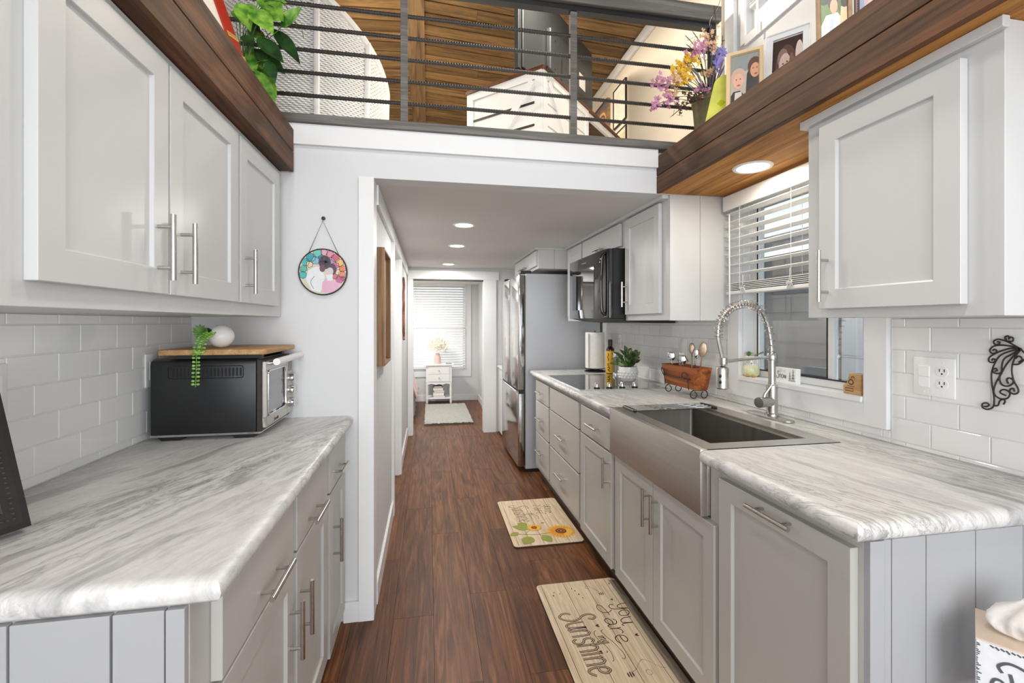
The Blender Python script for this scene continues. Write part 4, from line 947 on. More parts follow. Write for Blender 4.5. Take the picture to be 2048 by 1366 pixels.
for i, (a, b, dk, wd) in enumerate(leaves):
    zc = 1.80 + (i % 4) * .03; A, Bq = pxpt(*a, zc), pxpt(*b, zc - .03); mb = MB()
    leaf(mb, A, Bq - A, (.2, -1, .3), (Bq - A).length * 1.05, wd * 1.12, droop=.08, fold=.22, n=7); mb.build('leaf', M_pdark if dk else M_pothos, t, smooth=True)
    MB().tube(cat([LP + Vector((r_.uniform(-.02, .02), r_.uniform(-.02, .02), 0)), (LP + A) / 2 + Vector((0, 0, .05)), A], 5), .0016, 5).build('stem', M_grass, t)
for i in range(9):
    a = pxpt(r_.uniform(485, 520), r_.uniform(20, 80), 1.84); b = a + Vector((r_.uniform(.02, .16), r_.uniform(-.02, .06), r_.uniform(-.02, .05)))
    MB().tube(cat([LP, a, b, b + Vector((.03, .0, -.06))], 6), [.0013] * 19, 5).build('stem', M_pdark, t)

# ------------------------------------------------ right shelf: flower pot, yellow plate
fp = Vector((1.352, 2.015, 2.1525))
t = thing('flower_pot', 'mixed artificial flowers in a mossy stone pot at the end of the right timber shelf', 'plant', fp)
MB().lathe([(.001, .001), (.055, 0), (.066, .10), (.078, .235), (.083, .242), (.083, .27), (.074, .272), (.068, .24), (.001, .235)], fp, 24).build('pot', paint('mossy_stone_pot', '#7a7355', .85, .3, 25, .6, 60), t, smooth=True)
ft = fp + Vector((0, 0, .26))
M_pink = paint('pink_petal', '#c58aa8', .6, .15, 80); M_yel = paint('yellow_petal', '#e0b52c', .6, .15, 80); M_vio = paint('violet_petal', '#8c84c8', .6, .12, 80); M_cream = paint('cream_petal', '#d9b58e', .6, .15, 80); M_lav = paint('lavender_spike', '#8f8ba2', .7, .15, 80); M_twig = paint('dark_twig', '#4a2c28', .7, .2, 60)
r_ = random.Random(11)
def spray(px, py, zc, mat, n, sp, sz):
    n = int(n * 2.2); sz *= 1.35; sp *= 1.15
    P_ = pxpt(px, py, zc); MB().tube(cat([ft + Vector((r_.uniform(-.03, .03), r_.uniform(-.03, .03), -.02)), ft.lerp(P_, .55) + Vector((0, 0, .02)), P_], 5), .0014, 5).build('stem', M_grass, t)
    mb = MB()
    for i in range(n):
        c = P_ + Vector((r_.gauss(0, sp), r_.gauss(0, sp), r_.gauss(0, sp)))
        for k in range(5):
            a = 2 * pi * k / 5 + r_.random(); leaf(mb, c, (cos(a), r_.uniform(-.6, .1), sin(a)), (0, -1, .1), sz, sz * .7, n=2)
    mb.build('blossom', mat, t, kind='stuff')
for px, py, m_, n, sp, sz in ((1325, 168, M_pink, 12, .016, .010), (1308, 210, M_pink, 7, .012, .010), (1335, 200, M_pink, 10, .016, .009), (1362, 140, M_yel, 16, .02, .011), (1378, 118, M_yel, 12, .015, .011), (1350, 160, M_cream, 9, .014, .011), (1372, 160, M_yel, 10, .014, .010), (1392, 105, M_pink, 9, .015, .010), (1405, 92, M_pink, 8, .012, .009), (1412, 72, M_cream, 8, .014, .009),
                           (1425, 95, M_cream, 6, .012, .010), (1438, 105, M_vio, 6, .010, .018), (1434, 128, M_vio, 5, .008, .018), (1415, 145, M_cream, 7, .012, .010), (1345, 185, M_cream, 8, .012, .009), (1400, 180, M_pink, 7, .014, .009), (1388, 195, M_twig, 8, .014, .008), (1365, 205, M_twig, 8, .016, .008)):
    spray(px, py, 2.12 + r_.uniform(-.05, .04), m_, n, sp, sz)
for px, py in ((1378, 135), (1395, 150), (1372, 168), (1432, 120), (1440, 150), (1420, 160), (1428, 150), (1402, 172), (1440, 140)):
    P_ = pxpt(px, py, 2.1); d = (P_ - ft).normalized() + Vector((r_.uniform(-.2, .2), 0, -.2)); MB().tube([ft, P_, P_ + d * .035, P_ + d * .06], [.0012, .0035, .0045, .0015], 6).build('spike', M_lav, t, smooth=True)
for i in range(46):
    a = r_.uniform(-pi, pi) ; el = r_.uniform(.1, 1.2); d = Vector((cos(a) * cos(el) - .25, -abs(sin(a)) * cos(el) * .6, sin(el) - .1)); mb = MB()
    leaf(mb, ft + Vector((r_.uniform(-.03, .03), r_.uniform(-.03, .03), -.01)), d, (0, 0, 1), r_.uniform(.08, .17), r_.uniform(.008, .016), droop=r_.uniform(.1, .6)); mb.build('leaf', M_grass if i % 3 else M_pdark, t)
for px, py in ((1370, 70), (1372, 88), (1418, 62), (1428, 10), (1340, 235), (1385, 62), (1445, 70)):
    P_ = pxpt(px, py, 2.12); MB().tube(cat([ft, ft.lerp(P_, .6) + Vector((.02, 0, .04)), P_], 6), [.0018] * 12 + [.0008], 5).build('twig', M_twig, t)
    for k in range(5):
        q = ft.lerp(P_, .6 + .08 * k); MB().tube([q, q + Vector((r_.uniform(-.03, .03), -.01, r_.uniform(-.02, .03)))], .0009, 4).build('twig', M_twig, t)
o_, ux, uz, W, H = place(1428, 1472, 155, 2.385, 145, lean=14)
t = thing('glass_plate', 'yellow-green fused glass plate with rounded corners, leaning beside the flower pot', 'plate', o_)
nn = ux.cross(uz); pts = [(-.035, 0), (W, 0), (W, H)] + [(.04 + .04 * cos(R(a)), H - .04 + .04 * sin(R(a))) for a in (90, 110, 130, 150, 170)]
MB().prism(pts, lambda u, v, a: o_ + ux * u + uz * v + nn * a, -.004, .002).build('plate', paint('yellow_green_glass', '#d8dc6a', .08, .12, 14, coat=.5), t, bevel=.001, smooth=True)
mb = MB()
for u, v in ((.78 * W, .72 * H), (.35 * W, .42 * H), (.8 * W, .3 * H)): patch(mb, ell(u, v, .018, .018, 4), lambda a, b, l: o_ + ux * a + uz * b + nn * (.002 + l))
mb.build('patch', pm('b9c022', .2), t)
# wire sparkle hung on the rail end
t = thing('wire_ornament', 'thin silver wire ornament hanging from the loft rail end', 'ornament', (1.40, 2.10, 2.88))
MB().tube(cat([(1.475, 2.105, 2.99), (1.455, 2.10, 2.94), (1.43, 2.1, 2.90), (1.418, 2.098, 2.85), (1.405, 2.1, 2.80)], 6), .0018, 5).tube(cat([(1.43, 2.1, 2.90), (1.412, 2.1, 2.87), (1.41, 2.1, 2.84)], 6), .0015, 5).build('wire', M_chrome, t)

# ------------------------------------------------ loft railing
t = thing('loft_railing', 'loft railing of grey timber rails and black ribbed steel rods', 'railing', (.4, 2.15, 2.195))
B(-1.78, 1.5, 2.095, 2.20, 2.1955, 2.235).build('bottom_rail', M_rail, t, bevel=.003)
B(-1.78, 1.488, 2.112, 2.20, 2.885, 2.962).build('top_rail', M_rail, t, bevel=.003)
B(-1.78, 1.47, 2.135, 2.175, 2.858, 2.8845).build('top_channel', M_blackm, t)
rod = MB(); prf = []
x = -1.70
while x < 1.46:
    prf += [(x, .0082), (x + .006, .0082), (x + .0075, .0096), (x + .0105, .0096)]; x += .0125
rod.tube([(a, 2.155, 2.743) for a, b in prf], [b for a, b in prf], 8)
rd = rod.build('steel_rod', M_iron, t, smooth=True, angle=.3)
for i in range(1, 5): piece(rd, dz=-.1008 * i)
for x in (-1.0, -.110, .702, 1.458): B(x - .0165, x + .0165, 2.142, 2.17, 2.235, 2.858).build('post', M_rail if x < 1 else M_blackm, t, bevel=.001)

# ------------------------------------------------ loft furniture
t = thing('wicker_chair', 'white woven wicker barrel chair in the loft behind the railing', 'chair', (-.70, 3.02, 2.195))
cc = Vector((-.74, 3.05, 0)); RX, RY = .46, .34
def top(a): # a = angle from the right edge (0) going left round the camera side
    u = min(1, a / R(95)); return 2.80 + .50 * (u ** 1.15) * (1.2 - .2 * u)
def cp(a, z, ro=0): return (cc.x + (RX + ro) * cos(-a), cc.y + (RY + ro) * sin(-a), z)
NA = 90; rows = 92; A0, A1 = R(0), R(190)
wk = MB()
for k in range(rows):
    z = 2.222 + k * .0120
    pts = []
    for i in range(NA + 1):
        a = A0 + (A1 - A0) * i / NA
        if z > top(a) - .01: 
            if len(pts) > 2: break
            continue
        pts.append(cp(a, z, .0035 * (1 if (i + k) % 2 else -1) + .05 * max(0, (z - 2.45)) * .4))
    if len(pts) > 2: wk.tube(pts, .0060, 5)
o = wk.build('woven_shell', M_white2, t, smooth=True); o['kind'] = 'stuff'
sh = MB(); vs = []; fs = []
for i in range(NA + 1):
    a = A0 + (A1 - A0) * i / NA; vs += [cp(a, 2.21, -.012), cp(a, top(a) - .01, -.012 + .02 * (top(a) - 2.45) * .8)]
for i in range(NA): fs.append((2 * i, 2 * i + 2, 2 * i + 3, 2 * i + 1))
sh.add(vs, fs).build('inner_lining', paint('wicker_lining', '#c9c9c4', .8), t)
rim = [cp(A0, z, .006 + .02 * max(0, z - 2.45)) for z in (2.22, 2.4, 2.6, 2.74)] + [cp(A0 + (A1 - A0) * i / 30, top(A0 + (A1 - A0) * i / 30), .008 + .02 * (top(A0 + (A1 - A0) * i / 30) - 2.45)) for i in range(31)]
MB().tube(cat(rim, 3), .019, 8).build('rim', M_white, t, smooth=True)
for a in (R(38), R(75), R(112)): MB().tube([cp(a, 2.22, .012), cp(a, 2.5, .014), cp(a, top(a), .03)], .016, 8, flat=.5).build('upright', M_white, t, smooth=True)
MB().lathe([(.44, 2.21), (.44, 2.47), (.38, 2.50), (.001, 2.50)], cc, 32, M=Matrix.Diagonal((.93, .70, 1))).build('seat', M_white2, t, smooth=True)
t = thing('ceramic_cup', 'small white rounded cup on the loft floor edge by the railing post', 'cup', (-.17, 2.29, 2.1955))
MB().lathe([(.001, .001), (.028, 0), (.036, .05), (.034, .085), (.022, .104), (.001, .108)], (-.17, 2.29, 2.1955), 20).build('cup', M_cer, t, smooth=True)
# desk / cabinet seen corner-on
O = Vector((.616, 2.43, 0)); e1 = Vector((.694, .720, 0)); e2 = Vector((-.714, .700, 0)); Z = Vector((0, 0, 1))
t = thing('loft_desk', 'white barn-style cabinet with cross braces and brown wood top in the loft', 'desk', (.7, 2.9, 2.195))
L1, L2, zt_, zb_ = 1.17, .53, 2.745, 2.1955
def ob(a, b, c, d, z0, z1): return MB().obox(O + e1 * a + e2 * c + Z * z0, e1 * (b - a), e2 * (d - c), Z * (z1 - z0))
ob(-.012, L1 + .01, -.012, L2 + .01, zt_ - .022, zt_).build('top', M_tabletop, t, bevel=.002)
ob(.004, .60, .004, L2 - .004, zb_, zt_ - .0225).build('body', M_white2, t)
ob(.60, L1, .25, .27, zb_, zt_ - .0225).build('back_panel', M_tabletop, t)
ob(L1 - .05, L1, .0, .05, zb_, zt_ - .0225).build('leg', M_white2, t); ob(L1 - .05, L1, L2 - .05, L2, zb_, zt_ - .0225).build('leg', M_white2, t)
ob(.60, L1, .0, .02, zt_ - .062, zt_ - .0225).build('apron', M_white2, t)
for c, d in ((-.008, .004), ):
    ob(0, .045, c, d, zb_, zt_ - .0225).build('stile', M_white2, t); ob(.555, .60, c, d, zb_, zt_ - .0225).build('stile', M_white2, t)
    ob(.045, .555, c, d, zt_ - .065, zt_ - .0225).build('rail', M_white2, t)
for a, b in ((-.008, .004),):
    for cc_ in ((0, .045), (L2 - .045, L2)): ob(a, b, cc_[0], cc_[1], zb_, zt_ - .0225).build('stile', M_white2, t)
    ob(a, b, .045, L2 - .045, zt_ - .065, zt_ - .0225).build('rail', M_white2, t)
# boards with shadow gaps, and diagonal braces
for k in range(4):
    z = zt_ - .07 - k * .125
    ob(-.004, .004, .045, L2 - .045, z - .118, z).build('board', M_white2, t); ob(.045, .555, -.004, .004, z - .118, z).build('board', M_white2, t)
for k in range(3):
    z = zt_ - .07 - .122 - k * .125; ob(-.0055, .004, .05, L2 - .05, z - .008, z + .006).build('groove', M_iron, t); ob(.05, .55, -.0045, .004, z - .006, z + .002).build('groove', M_fridgeside, t)
def brace(p, q, off, wv):
    p, q = Vector(p), Vector(q); d = (q - p).normalized(); s_ = d.cross(off.normalized()) * wv
    MB().obox(p - s_ / 2, q - p, s_, off).build('brace', M_white2, t)
brace(O + e2 * .06 + Z * (zt_ - .07), O + e2 * (L2 - .06) + Z * (zb_ + .02), -e1 * .012, .04)
brace(O + e1 * .06 + Z * (zt_ - .07), O + e1 * .54 + Z * (zb_ + .02), -e2 * .012, .04)
MB().cyl(O + Z * (zt_ - .006) + e1 * .02 - e2 * .013, O + Z * (zt_ - .006) + e1 * .11 - e2 * .013, .012, n=10).build('corner_bracket', M_iron, t)
# dark television seen from behind, standing on the desk
t = thing('television', 'large dark grey television seen from behind, standing on the loft desk', 'television', (.87, 2.93, 2.7455))
A = Vector((.506, 2.55, 0)); Bt = Vector((1.229, 3.31, 0)); d1_ = (Bt - A).normalized(); n1_ = Vector((d1_.y, -d1_.x, 0)); LW = (Bt - A).length
M_tv = paint('tv_grey', '#35383a', .42, .05, 8, .04, 300)
MB().obox(A + Z * 2.79 - n1_ * .03, d1_ * LW, n1_ * .03, Z * .59).build('panel', M_tv, t, bevel=.002)
MB().obox(A + d1_ * .03 + Z * 2.80, d1_ * (LW - .06), n1_ * .012, Z * .565).build('back_cover', M_tv, t, bevel=.004)
MB().prism([(.30, 2.83), (LW - .09, 2.83), (LW - .09, 3.05), (LW - .20, 3.17), (.30, 3.17)], lambda u, v, a: A + d1_ * u + n1_ * a + Z * v, .012, .045).build('housing', M_tv, t, bevel=.006)
for k, (u, v) in enumerate(((.36, 3.11), (.55, 3.11), (.36, 2.93), (.55, 2.93))): MB().cyl(A + d1_ * u + n1_ * .044 + Z * v, A + d1_ * u + n1_ * .0465 + Z * v, .006, n=10).build('screw', M_black, t)
B_ = MB().obox(A + d1_ * .72 + n1_ * .0455 + Z * 2.98, d1_ * .10, n1_ * .001, Z * .10); B_.build('spec_label', M_white, t)
MB().obox(A + d1_ * .70 + n1_ * .0455 + Z * 2.85, d1_ * .14, n1_ * .0012, Z * .10).build('socket_bay', M_black, t)
MB().obox(A + d1_ * .44 + n1_ * .0455 + Z * 2.9, d1_ * .016, n1_ * .0015, Z * .13).build('vent_slot', M_black, t)
for u in (.2, LW - .2): MB().prism([(-.09, 2.7455), (.09, 2.7455), (.02, 2.795), (-.02, 2.795)], lambda a_, b_, c_: A + d1_ * (u + c_) + n1_ * (a_ - .01) + Z * b_, -.008, .008).build('foot', M_black, t)
# pictures on the loft side wall
Xw = 1.5445
t, fn = frame('framed_certificate', 'thin black frame with printed text sheet on the warm-tinted loft wall', (Xw - .014, 3.62, 2.95), (0, -1, 0), (0, 0, 1), .245, .32, .008, .014, M_black, mount=(.012, paint('mount_cream', '#efe6d6', .8)))
mb = MB()
for k in range(13):
    v = .82 - k * .052; ribbon(mb, [(.2, v), (.8 if k % 4 else .6, v)], .0032 * 2, lambda u, v_, l, fn=fn: fn(u, v_, l + .0005), smooth=False)
printed(t, fn, [('eee6d8', SQ)]); mb.build('text_lines', pm('9a938a'), t)
t, fn = frame('framed_print', 'black-edged cream print low on the loft wall beneath the text frame', (Xw - .012, 3.62, 2.50), (0, -1, 0), (0, 0, 1), .245, .40, .008, .012, M_black)
printed(t, fn, [('e8dcc6', SQ), ('d9c9a8', [(.1, .1), (.9, .1), (.9, .9), (.1, .9)])])
t, fn = frame('swirl_canvas', 'small brown swirl painting on the loft wall behind the desk', (Xw - .03, 4.04, 3.0), (0, -1, 0), (0, 0, 1), .33, .27, .004, .03, M_ridge)
printed(t, fn, [('6f6a78', SQ), ('a8703e', ell(.5, .45, .4, .38)), ('d9c0a0', ell(.5, .45, .33, .3)), ('8a4a26', ell(.52, .42, .27, .24)), ('c7b09a', ell(.52, .42, .2, .18)), ('5a3526', ell(.5, .38, .13, .13)), ('d08a4a', ell(.5, .36, .07, .09))])

# ------------------------------------------------ round stained-glass style ornament on the partition
dx_, dz_, dr = -.4555, 1.552, .0995; yd = YB - .010
t = thing('round_wall_ornament', 'round multicoloured glass ornament of a couple hung on the white partition', 'ornament', (dx_, yd, dz_))
def df(u, v, l): return (dx_ + u * dr, yd - l, dz_ + v * dr)
MB().lathe([(.001, 0), (dr, 0), (dr, .004), (.001, .004)], (dx_, yd, dz_), 48, M=Matrix.Rotation(R(90), 3, 'X')).build('disc', paint('pale_glass_disc', '#cfc9b4', .2, .05, 30), t)
MB().tube([(dx_ + dr * cos(2 * pi * i / 48), yd - .002, dz_ + dr * sin(2 * pi * i / 48)) for i in range(48)], .0034, 8, closed=True).build('metal_rim', M_iron, t, smooth=True)
mb = MB(); cols = ['4fb3b5', '3f9fa8', '6fc3b4', '5bb59a', '8fd0c4', 'd07a98', 'c75d7a', 'd9909f', 'e0b56a', 'd97a55', 'c25a86', 'b04a78', 'cf6a7a', 'd8a0b8', 'dcc9a0', '7fb4c8', 'b88ab0']
cells = [(-.72, .42, .17, 0), (-.5, .62, .2, 1), (-.22, .8, .2, 2), (-.8, .12, .16, 3), (-.82, -.15, .16, 0), (-.55, .32, .14, 14), (-.3, .5, .18, 15), (.05, .86, .15, 13), (.3, .78, .16, 7), (.52, .62, .18, 6), (.7, .42, .18, 8), (.82, .16, .15, 9), (.55, .3, .14, 5), (.8, -.1, .16, 9), (.62, .0, .13, 14), (.7, -.33, .17, 10), (.5, -.2, .12, 12), (.32, .5, .16, 16), (-.05, .62, .14, 1), (.84, -.28, .1, 11)]
for qi, (u, v, r0, ci) in enumerate(cells):
    n_ = 6; ph = u * 7
    patch(mb, [(u + r0 * (1 + .14 * sin(5 * i + ph)) * cos(2 * pi * i / n_ + ph), v + r0 * (1 + .14 * cos(3 * i + ph)) * sin(2 * pi * i / n_ + ph)) for i in range(n_)], df, .0042 + qi * .00002, ci)
mb.build('glass_pieces', [pm(c, .15) for c in cols], t)
mb = MB()
for i, (h, pts) in enumerate([(0, [(-.72, -.35), (-.6, .05), (-.3, .22), (-.05, .2), (.08, -.2), (.02, -.6), (-.1, -.9), (-.45, -.82)]), (1, [(-.05, -.9), (-.02, -.45), (.15, -.3), (.5, -.42), (.76, -.5), (.6, -.75), (.3, -.92)]),
      (2, ell(.08, .42, .26, .3)), (3, ell(-.02, .15, .12, .16)), (2, ell(.38, .12, .2, .26)), (4, ell(.3, .02, .14, .18)), (0, [(.12, -.12), (.42, -.1), (.4, -.38), (.2, -.4)])]): patch(mb, pts, df, .0047 + i * .0001, h)
mb.build('couple_print', [pm('dcdfe2', .3), pm('d9a8bf', .3), pm('4a3a4a', .3), pm('6a4450', .3), pm('c9c0c0', .3)], t)
mb = MB(); r_ = random.Random(2)
for u, v, r0, ci in cells: ribbon(mb, [(u + r0 * cos(a) * 1.03, v + r0 * sin(a) * 1.03) for a in [2 * pi * i / 6 + u * 7 for i in range(6)]], .02, df, .0046, smooth=False, closed=True)
for i in range(60): a = r_.uniform(0, 6.3); q = r_.uniform(0, .22); ribbon(mb, [(.08 + q * cos(a), .42 + q * sin(a)), (.08 + q * cos(a) + .05, .42 + q * sin(a) + .03), (.08 + q * cos(a) + .02, .42 + q * sin(a) + .07)], .012, df, .0056)
ribbon(mb, [(-.38, -.75), (-.5, -.45), (-.35, -.2)], .015, df, .0056); mb.build('lead_lines', pm('2c2a33', .4), t)
MB().tube([(dx_ - .6 * dr, yd - .003, dz_ + .8 * dr), (-.4555, yd - .006, 1.775), (dx_ + .68 * dr, yd - .003, dz_ + .74 * dr)], .0013, 5).build('cord', M_iron, t)
MB().lathe([(.003, 0), (.003, .006), (.0085, .008), (.007, .014), (.001, .016)], (-.4545, YB - .0006, 1.788), 14, M=Matrix.Rotation(R(90), 3, 'X')).build('wall_hook', M_iron, t, smooth=True)
# hall shadow box and carved ornament
t = thing('oak_shadow_box', 'deep oak box frame with blush panel on the hall wall', 'frame', (-.249, 2.495, 1.115))
x0, x1 = -.2492, -.212
MB().box(x0, x1, 2.31, 2.322, 1.115, 1.70).box(x0, x1, 2.668, 2.68, 1.115, 1.70).box(x0, x1, 2.322, 2.668, 1.115, 1.127).box(x0, x1, 2.322, 2.668, 1.688, 1.70).build('frame', M_frameoak, t, bevel=.001)
B(x0, x0 + .012, 2.322, 2.668, 1.127, 1.688).build('panel', paint('blush_panel', '#cdb7a6', .7, .12, 8), t)
MB().box(x0 + .012, x0 + .02, 2.335, 2.345, 1.14, 1.675).box(x0 + .012, x0 + .02, 2.645, 2.655, 1.14, 1.675).build('slip', M_frameoak, t)
t = thing('carved_wall_ornament', 'long curved wooden ornament further along the hall wall', 'ornament', (-.245, 4.6, 1.16))
MB().tube(cat([(-.238, 4.53, 1.77), (-.236, 4.58, 1.68), (-.240, 4.54, 1.60), (-.234, 4.50, 1.52), (-.238, 4.55, 1.42), (-.236, 4.53, 1.30), (-.24, 4.62, 1.20), (-.238, 4.60, 1.16)], 8), [.006] + [.012] * 55 + [.005], 8).tube(cat([(-.238, 4.53, 1.6), (-.236, 4.66, 1.62), (-.238, 4.70, 1.55), (-.238, 4.66, 1.48)], 6), .006, 6).build('carving', paint('carved_wood', '#9a6a50', .55, .2, 40), t, smooth=True)
# hanging rod bracket in bedroom doorway is the curtain track above
# ------------------------------------------------ worktop items, right
t = thing('paper_towel_holder', 'white paper towel roll on a black wire stand beside the fridge', 'paper towel', (1.385, 3.66, .9155))
c = (1.385, 3.66, 0)
MB().tube([(1.385 + .082 * cos(2 * pi * i / 32), 3.66 + .082 * sin(2 * pi * i / 32), .921) for i in range(32)], .005, 6, closed=True).tube([(1.385 + .082 * cos(2 * pi * i / 32), 3.66 + .082 * sin(2 * pi * i / 32), .944) for i in range(32)], .003, 6, closed=True).cyl((1.385, 3.66, .917), (1.385, 3.66, 1.262), .004).box(1.31, 1.46, 3.656, 3.664, .918, .925).build('wire_stand', M_black, t, smooth=True)
MB().lathe([(.02, .948), (.079, .948), (.0805, .952), (.0805, 1.244), (.079, 1.247), (.02, 1.247), (.02, .948)], c, 40).build('paper_roll', M_paper, t, smooth=True)
MB().prism([(1.385 - .0795, 3.62), (1.385 - .080, 3.60), (1.385 - .0815, 3.60), (1.385 - .0815, 3.64)], lambda u, v, a: (u, v, a), .95, 1.244).build('loose_sheet', M_paper, t)

bx, by = 1.443, 3.47
t = thing('oil_bottle', 'dark amber bottle with yellow label and black cap beside the paper towels', 'bottle', (bx, by, .9155))
MB().lathe([(.001, .916), (.031, .916), (.033, .92), (.033, 1.105), (.032, 1.118), (.022, 1.133), (.0165, 1.14), (.0165, 1.145), (.001, 1.145)], (bx, by, 0), 24).build('bottle', paint('amber_glass', '#3a160c', .08, .05, coat=.6), t, smooth=True)
MB().lathe([(.0165, 1.1455), (.0175, 1.146), (.0175, 1.19), (.015, 1.193), (.001, 1.193)], (bx, by, 0), 20).build('cap', M_black, t, smooth=True)
MB().lathe([(.0335, .925), (.0338, .926), (.0338, 1.10), (.0335, 1.101)], (bx, by, 0), 28).build('label', paint('yellow_label', '#e6b31c', .45, .03), t, smooth=True)
mb = MB(); fa = math.atan2(-by, -bx)
def lab(u, v, l): a = fa + u / .034; return (bx + (.0342 + l) * cos(a), by + (.0342 + l) * sin(a), v)
ribbon(mb, [(-.018, 1.085), (-.014, 1.07), (-.021, 1.05), (-.015, 1.035), (-.018, 1.02)], .006, lab); ribbon(mb, [(-.02, 1.0), (-.012, 1.0), (-.012, .985), (-.02, .985)], .004, lab, closed=True)
ribbon(mb, [(-.022, .965), (-.01, .975), (-.004, .96), (-.02, .95), (0, .94)], .006, lab); ribbon(mb, [(.01, 1.08), (.02, 1.08), (.02, 1.04), (.01, 1.04)], .004, lab)
mb.build('label_print', pm('2a1d12'), t)
t = thing('steel_grinder', 'slim clear-and-steel grinder standing between the bottle and the potted plant', 'grinder', (1.42, 3.31, .9217))
MB().lathe([(.001, .922), (.022, .922), (.022, .94), (.02, .945)], (1.42, 3.31, 0), 18).lathe([(.021, 1.06), (.022, 1.065), (.018, 1.10), (.001, 1.103)], (1.42, 3.31, 0), 18).build('steel_ends', M_chrome, t, smooth=True)
MB().lathe([(.020, .945), (.020, 1.06)], (1.42, 3.31, 0), 18).build('clear_tube', glass('grinder_glass', (.7, .72, .68, 1), .1), t, smooth=True)
# potted plant on the cooktop
px_, py_ = 1.375, 2.99
t = thing('potted_plant', 'broad-leaved green plant in a white dimpled pot on the back of the cooktop', 'plant', (px_, py_, .9217))
pb = MB().lathe([(.001, .922), (.045, .922), (.052, .930), (.060, .95), (.065, .98), (.066, 1.0), (.064, 1.022), (.060, 1.022), (.058, 1.005), (.001, 1.0)], (px_, py_, 0), 32).build('pot', M_cer, t, smooth=True)
mb = MB()
for k, (z, r0) in enumerate(((.948, .0592), (.966, .0628), (.985, .0650))):
    for i in range(16): a = 2 * pi * (i + .5 * (k % 2)) / 16; mb.sphere((px_ + r0 * cos(a), py_ + r0 * sin(a), z), (.0075, .0075, .0078), 8)
mb.build('raised_dot', M_white, pb, smooth=True)
MB().lathe([(.001, 1.004), (.058, 1.004)], (px_, py_, 0), 20).build('soil', paint('soil', '#3a2c20', .9, .3, 60), t)
r_ = random.Random(21)
for i in range(64):
    a = r_.uniform(0, 2 * pi); el = r_.uniform(-.1, 1.4); d = Vector((cos(a) * cos(el), sin(a) * cos(el), sin(el)))
    b0 = Vector((px_, py_, 1.02)) + Vector((d.x * .07, d.y * .07, max(d.z, 0) * .085 + .012)) * r_.uniform(.4, 1.15)
    MB().tube([(px_ + d.x * .01, py_ + d.y * .01, 1.004), b0], .0014, 4).build('stem', M_grass, t)
    mb = MB(); leaf(mb, b0, d + Vector((r_.uniform(-.7, .7), r_.uniform(-.7, .7), r_.uniform(-.1, .5))), (r_.uniform(-.5, .5), -.6, .8), r_.uniform(.045, .065), r_.uniform(.030, .040), droop=.1, fold=.15, n=6); mb.build('leaf', M_peper if i % 4 else M_grass, t, smooth=True)
# wooden trough with utensils
ty0, ty1 = 2.205, 2.53; tx = 1.437
t = thing('wooden_trough', 'carved orange-brown wooden trough on black wire feet holding spoons and forks', 'trough', (tx, 2.367, .9155))
zt0, zt1 = .966, 1.086
def trough(i0, i1, h0, h1, z0_, z1_): return [(tx - h0, z0_), (tx - h1, z1_), (tx + h1, z1_), (tx + h0, z0_)]
mb = MB(); o1 = [(-.040, zt0), (-.060, zt1), (.060, zt1), (.040, zt0)]; i1_ = [(-.032, zt0 + .012), (-.048, zt1), (.048, zt1), (.032, zt0 + .012)]
def T3(x, y, z): return (tx + x, y, z)
vs = [T3(x, ty0 + (.012 if z < 1 else 0), z) for x, z in o1] + [T3(x, ty1 - (.012 if z < 1 else 0), z) for x, z in o1] + [T3(x, ty0 + .014, z) for x, z in i1_] + [T3(x, ty1 - .014, z) for x, z in i1_]
mb.add(vs, [(0, 1, 2, 3), (7, 6, 5, 4), (0, 4, 5, 1), (3, 2, 6, 7), (0, 3, 7, 4), (8, 11, 10, 9), (12, 13, 14, 15), (8, 9, 13, 12), (11, 15, 14, 10), (8, 12, 15, 11), (1, 9, 10, 2), (5, 6, 14, 13), (1, 5, 13, 9), (2, 10, 14, 6)])
mb.build('body', M_crate, t, bevel=.0025, seg=2, smooth=True, angle=.5)
MB().tube([(tx - .0505, ty0 + .03, 1.022), (tx - .0500, 2.37, 1.02), (tx - .0505, ty1 - .03, 1.022)], .0055, 6).build('carved_groove', paint('dark_groove', '#4a2410', .6), t, smooth=True)
hk = cat([(tx - .052, ty0 + .085, 1.018), (tx - .066, ty0 + .09, 1.035), (tx - .068, ty0 + .075, 1.055), (tx - .062, ty0 + .055, 1.055), (tx - .058, ty0 + .05, 1.035)], 6)
MB().tube(hk, .0028, 6).tube([(tx - .054, ty0 + .04, .966), (tx - .062, ty0 + .04, 1.03)], .003, 6).tube([(tx - .054, ty1 - .035, .966), (tx - .062, ty1 - .035, 1.06)], .003, 6).tube(cat([(tx - .04, ty1 - .01, 1.0), (tx - .05, ty1 + .012, 1.04), (tx - .05, ty1 + .01, 1.062), (tx - .055, ty1 - .002, 1.05)], 6), .0025, 6).build('iron_strap', M_iron, t, smooth=True)
for yy in (ty0 + .03, ty1 - .035):
    for s_ in (-1, 1):
        c0 = Vector((tx + s_ * .030, yy, .94)); pts = []
        for k in range(22):
            a = R(90 + s_ * 15) + s_ * -R(k * 17); rad = .0235 - .0004 * k; pts.append(c0 + Vector((cos(a) * rad, 0, sin(a) * rad)))
        MB().tube(pts, .0028, 6).build('wire_foot', M_iron, t, smooth=True)
    MB().tube([(tx - .03, yy, .9635), (tx + .03, yy, .9635)], .0025, 6).build('wire_foot', M_iron, t)
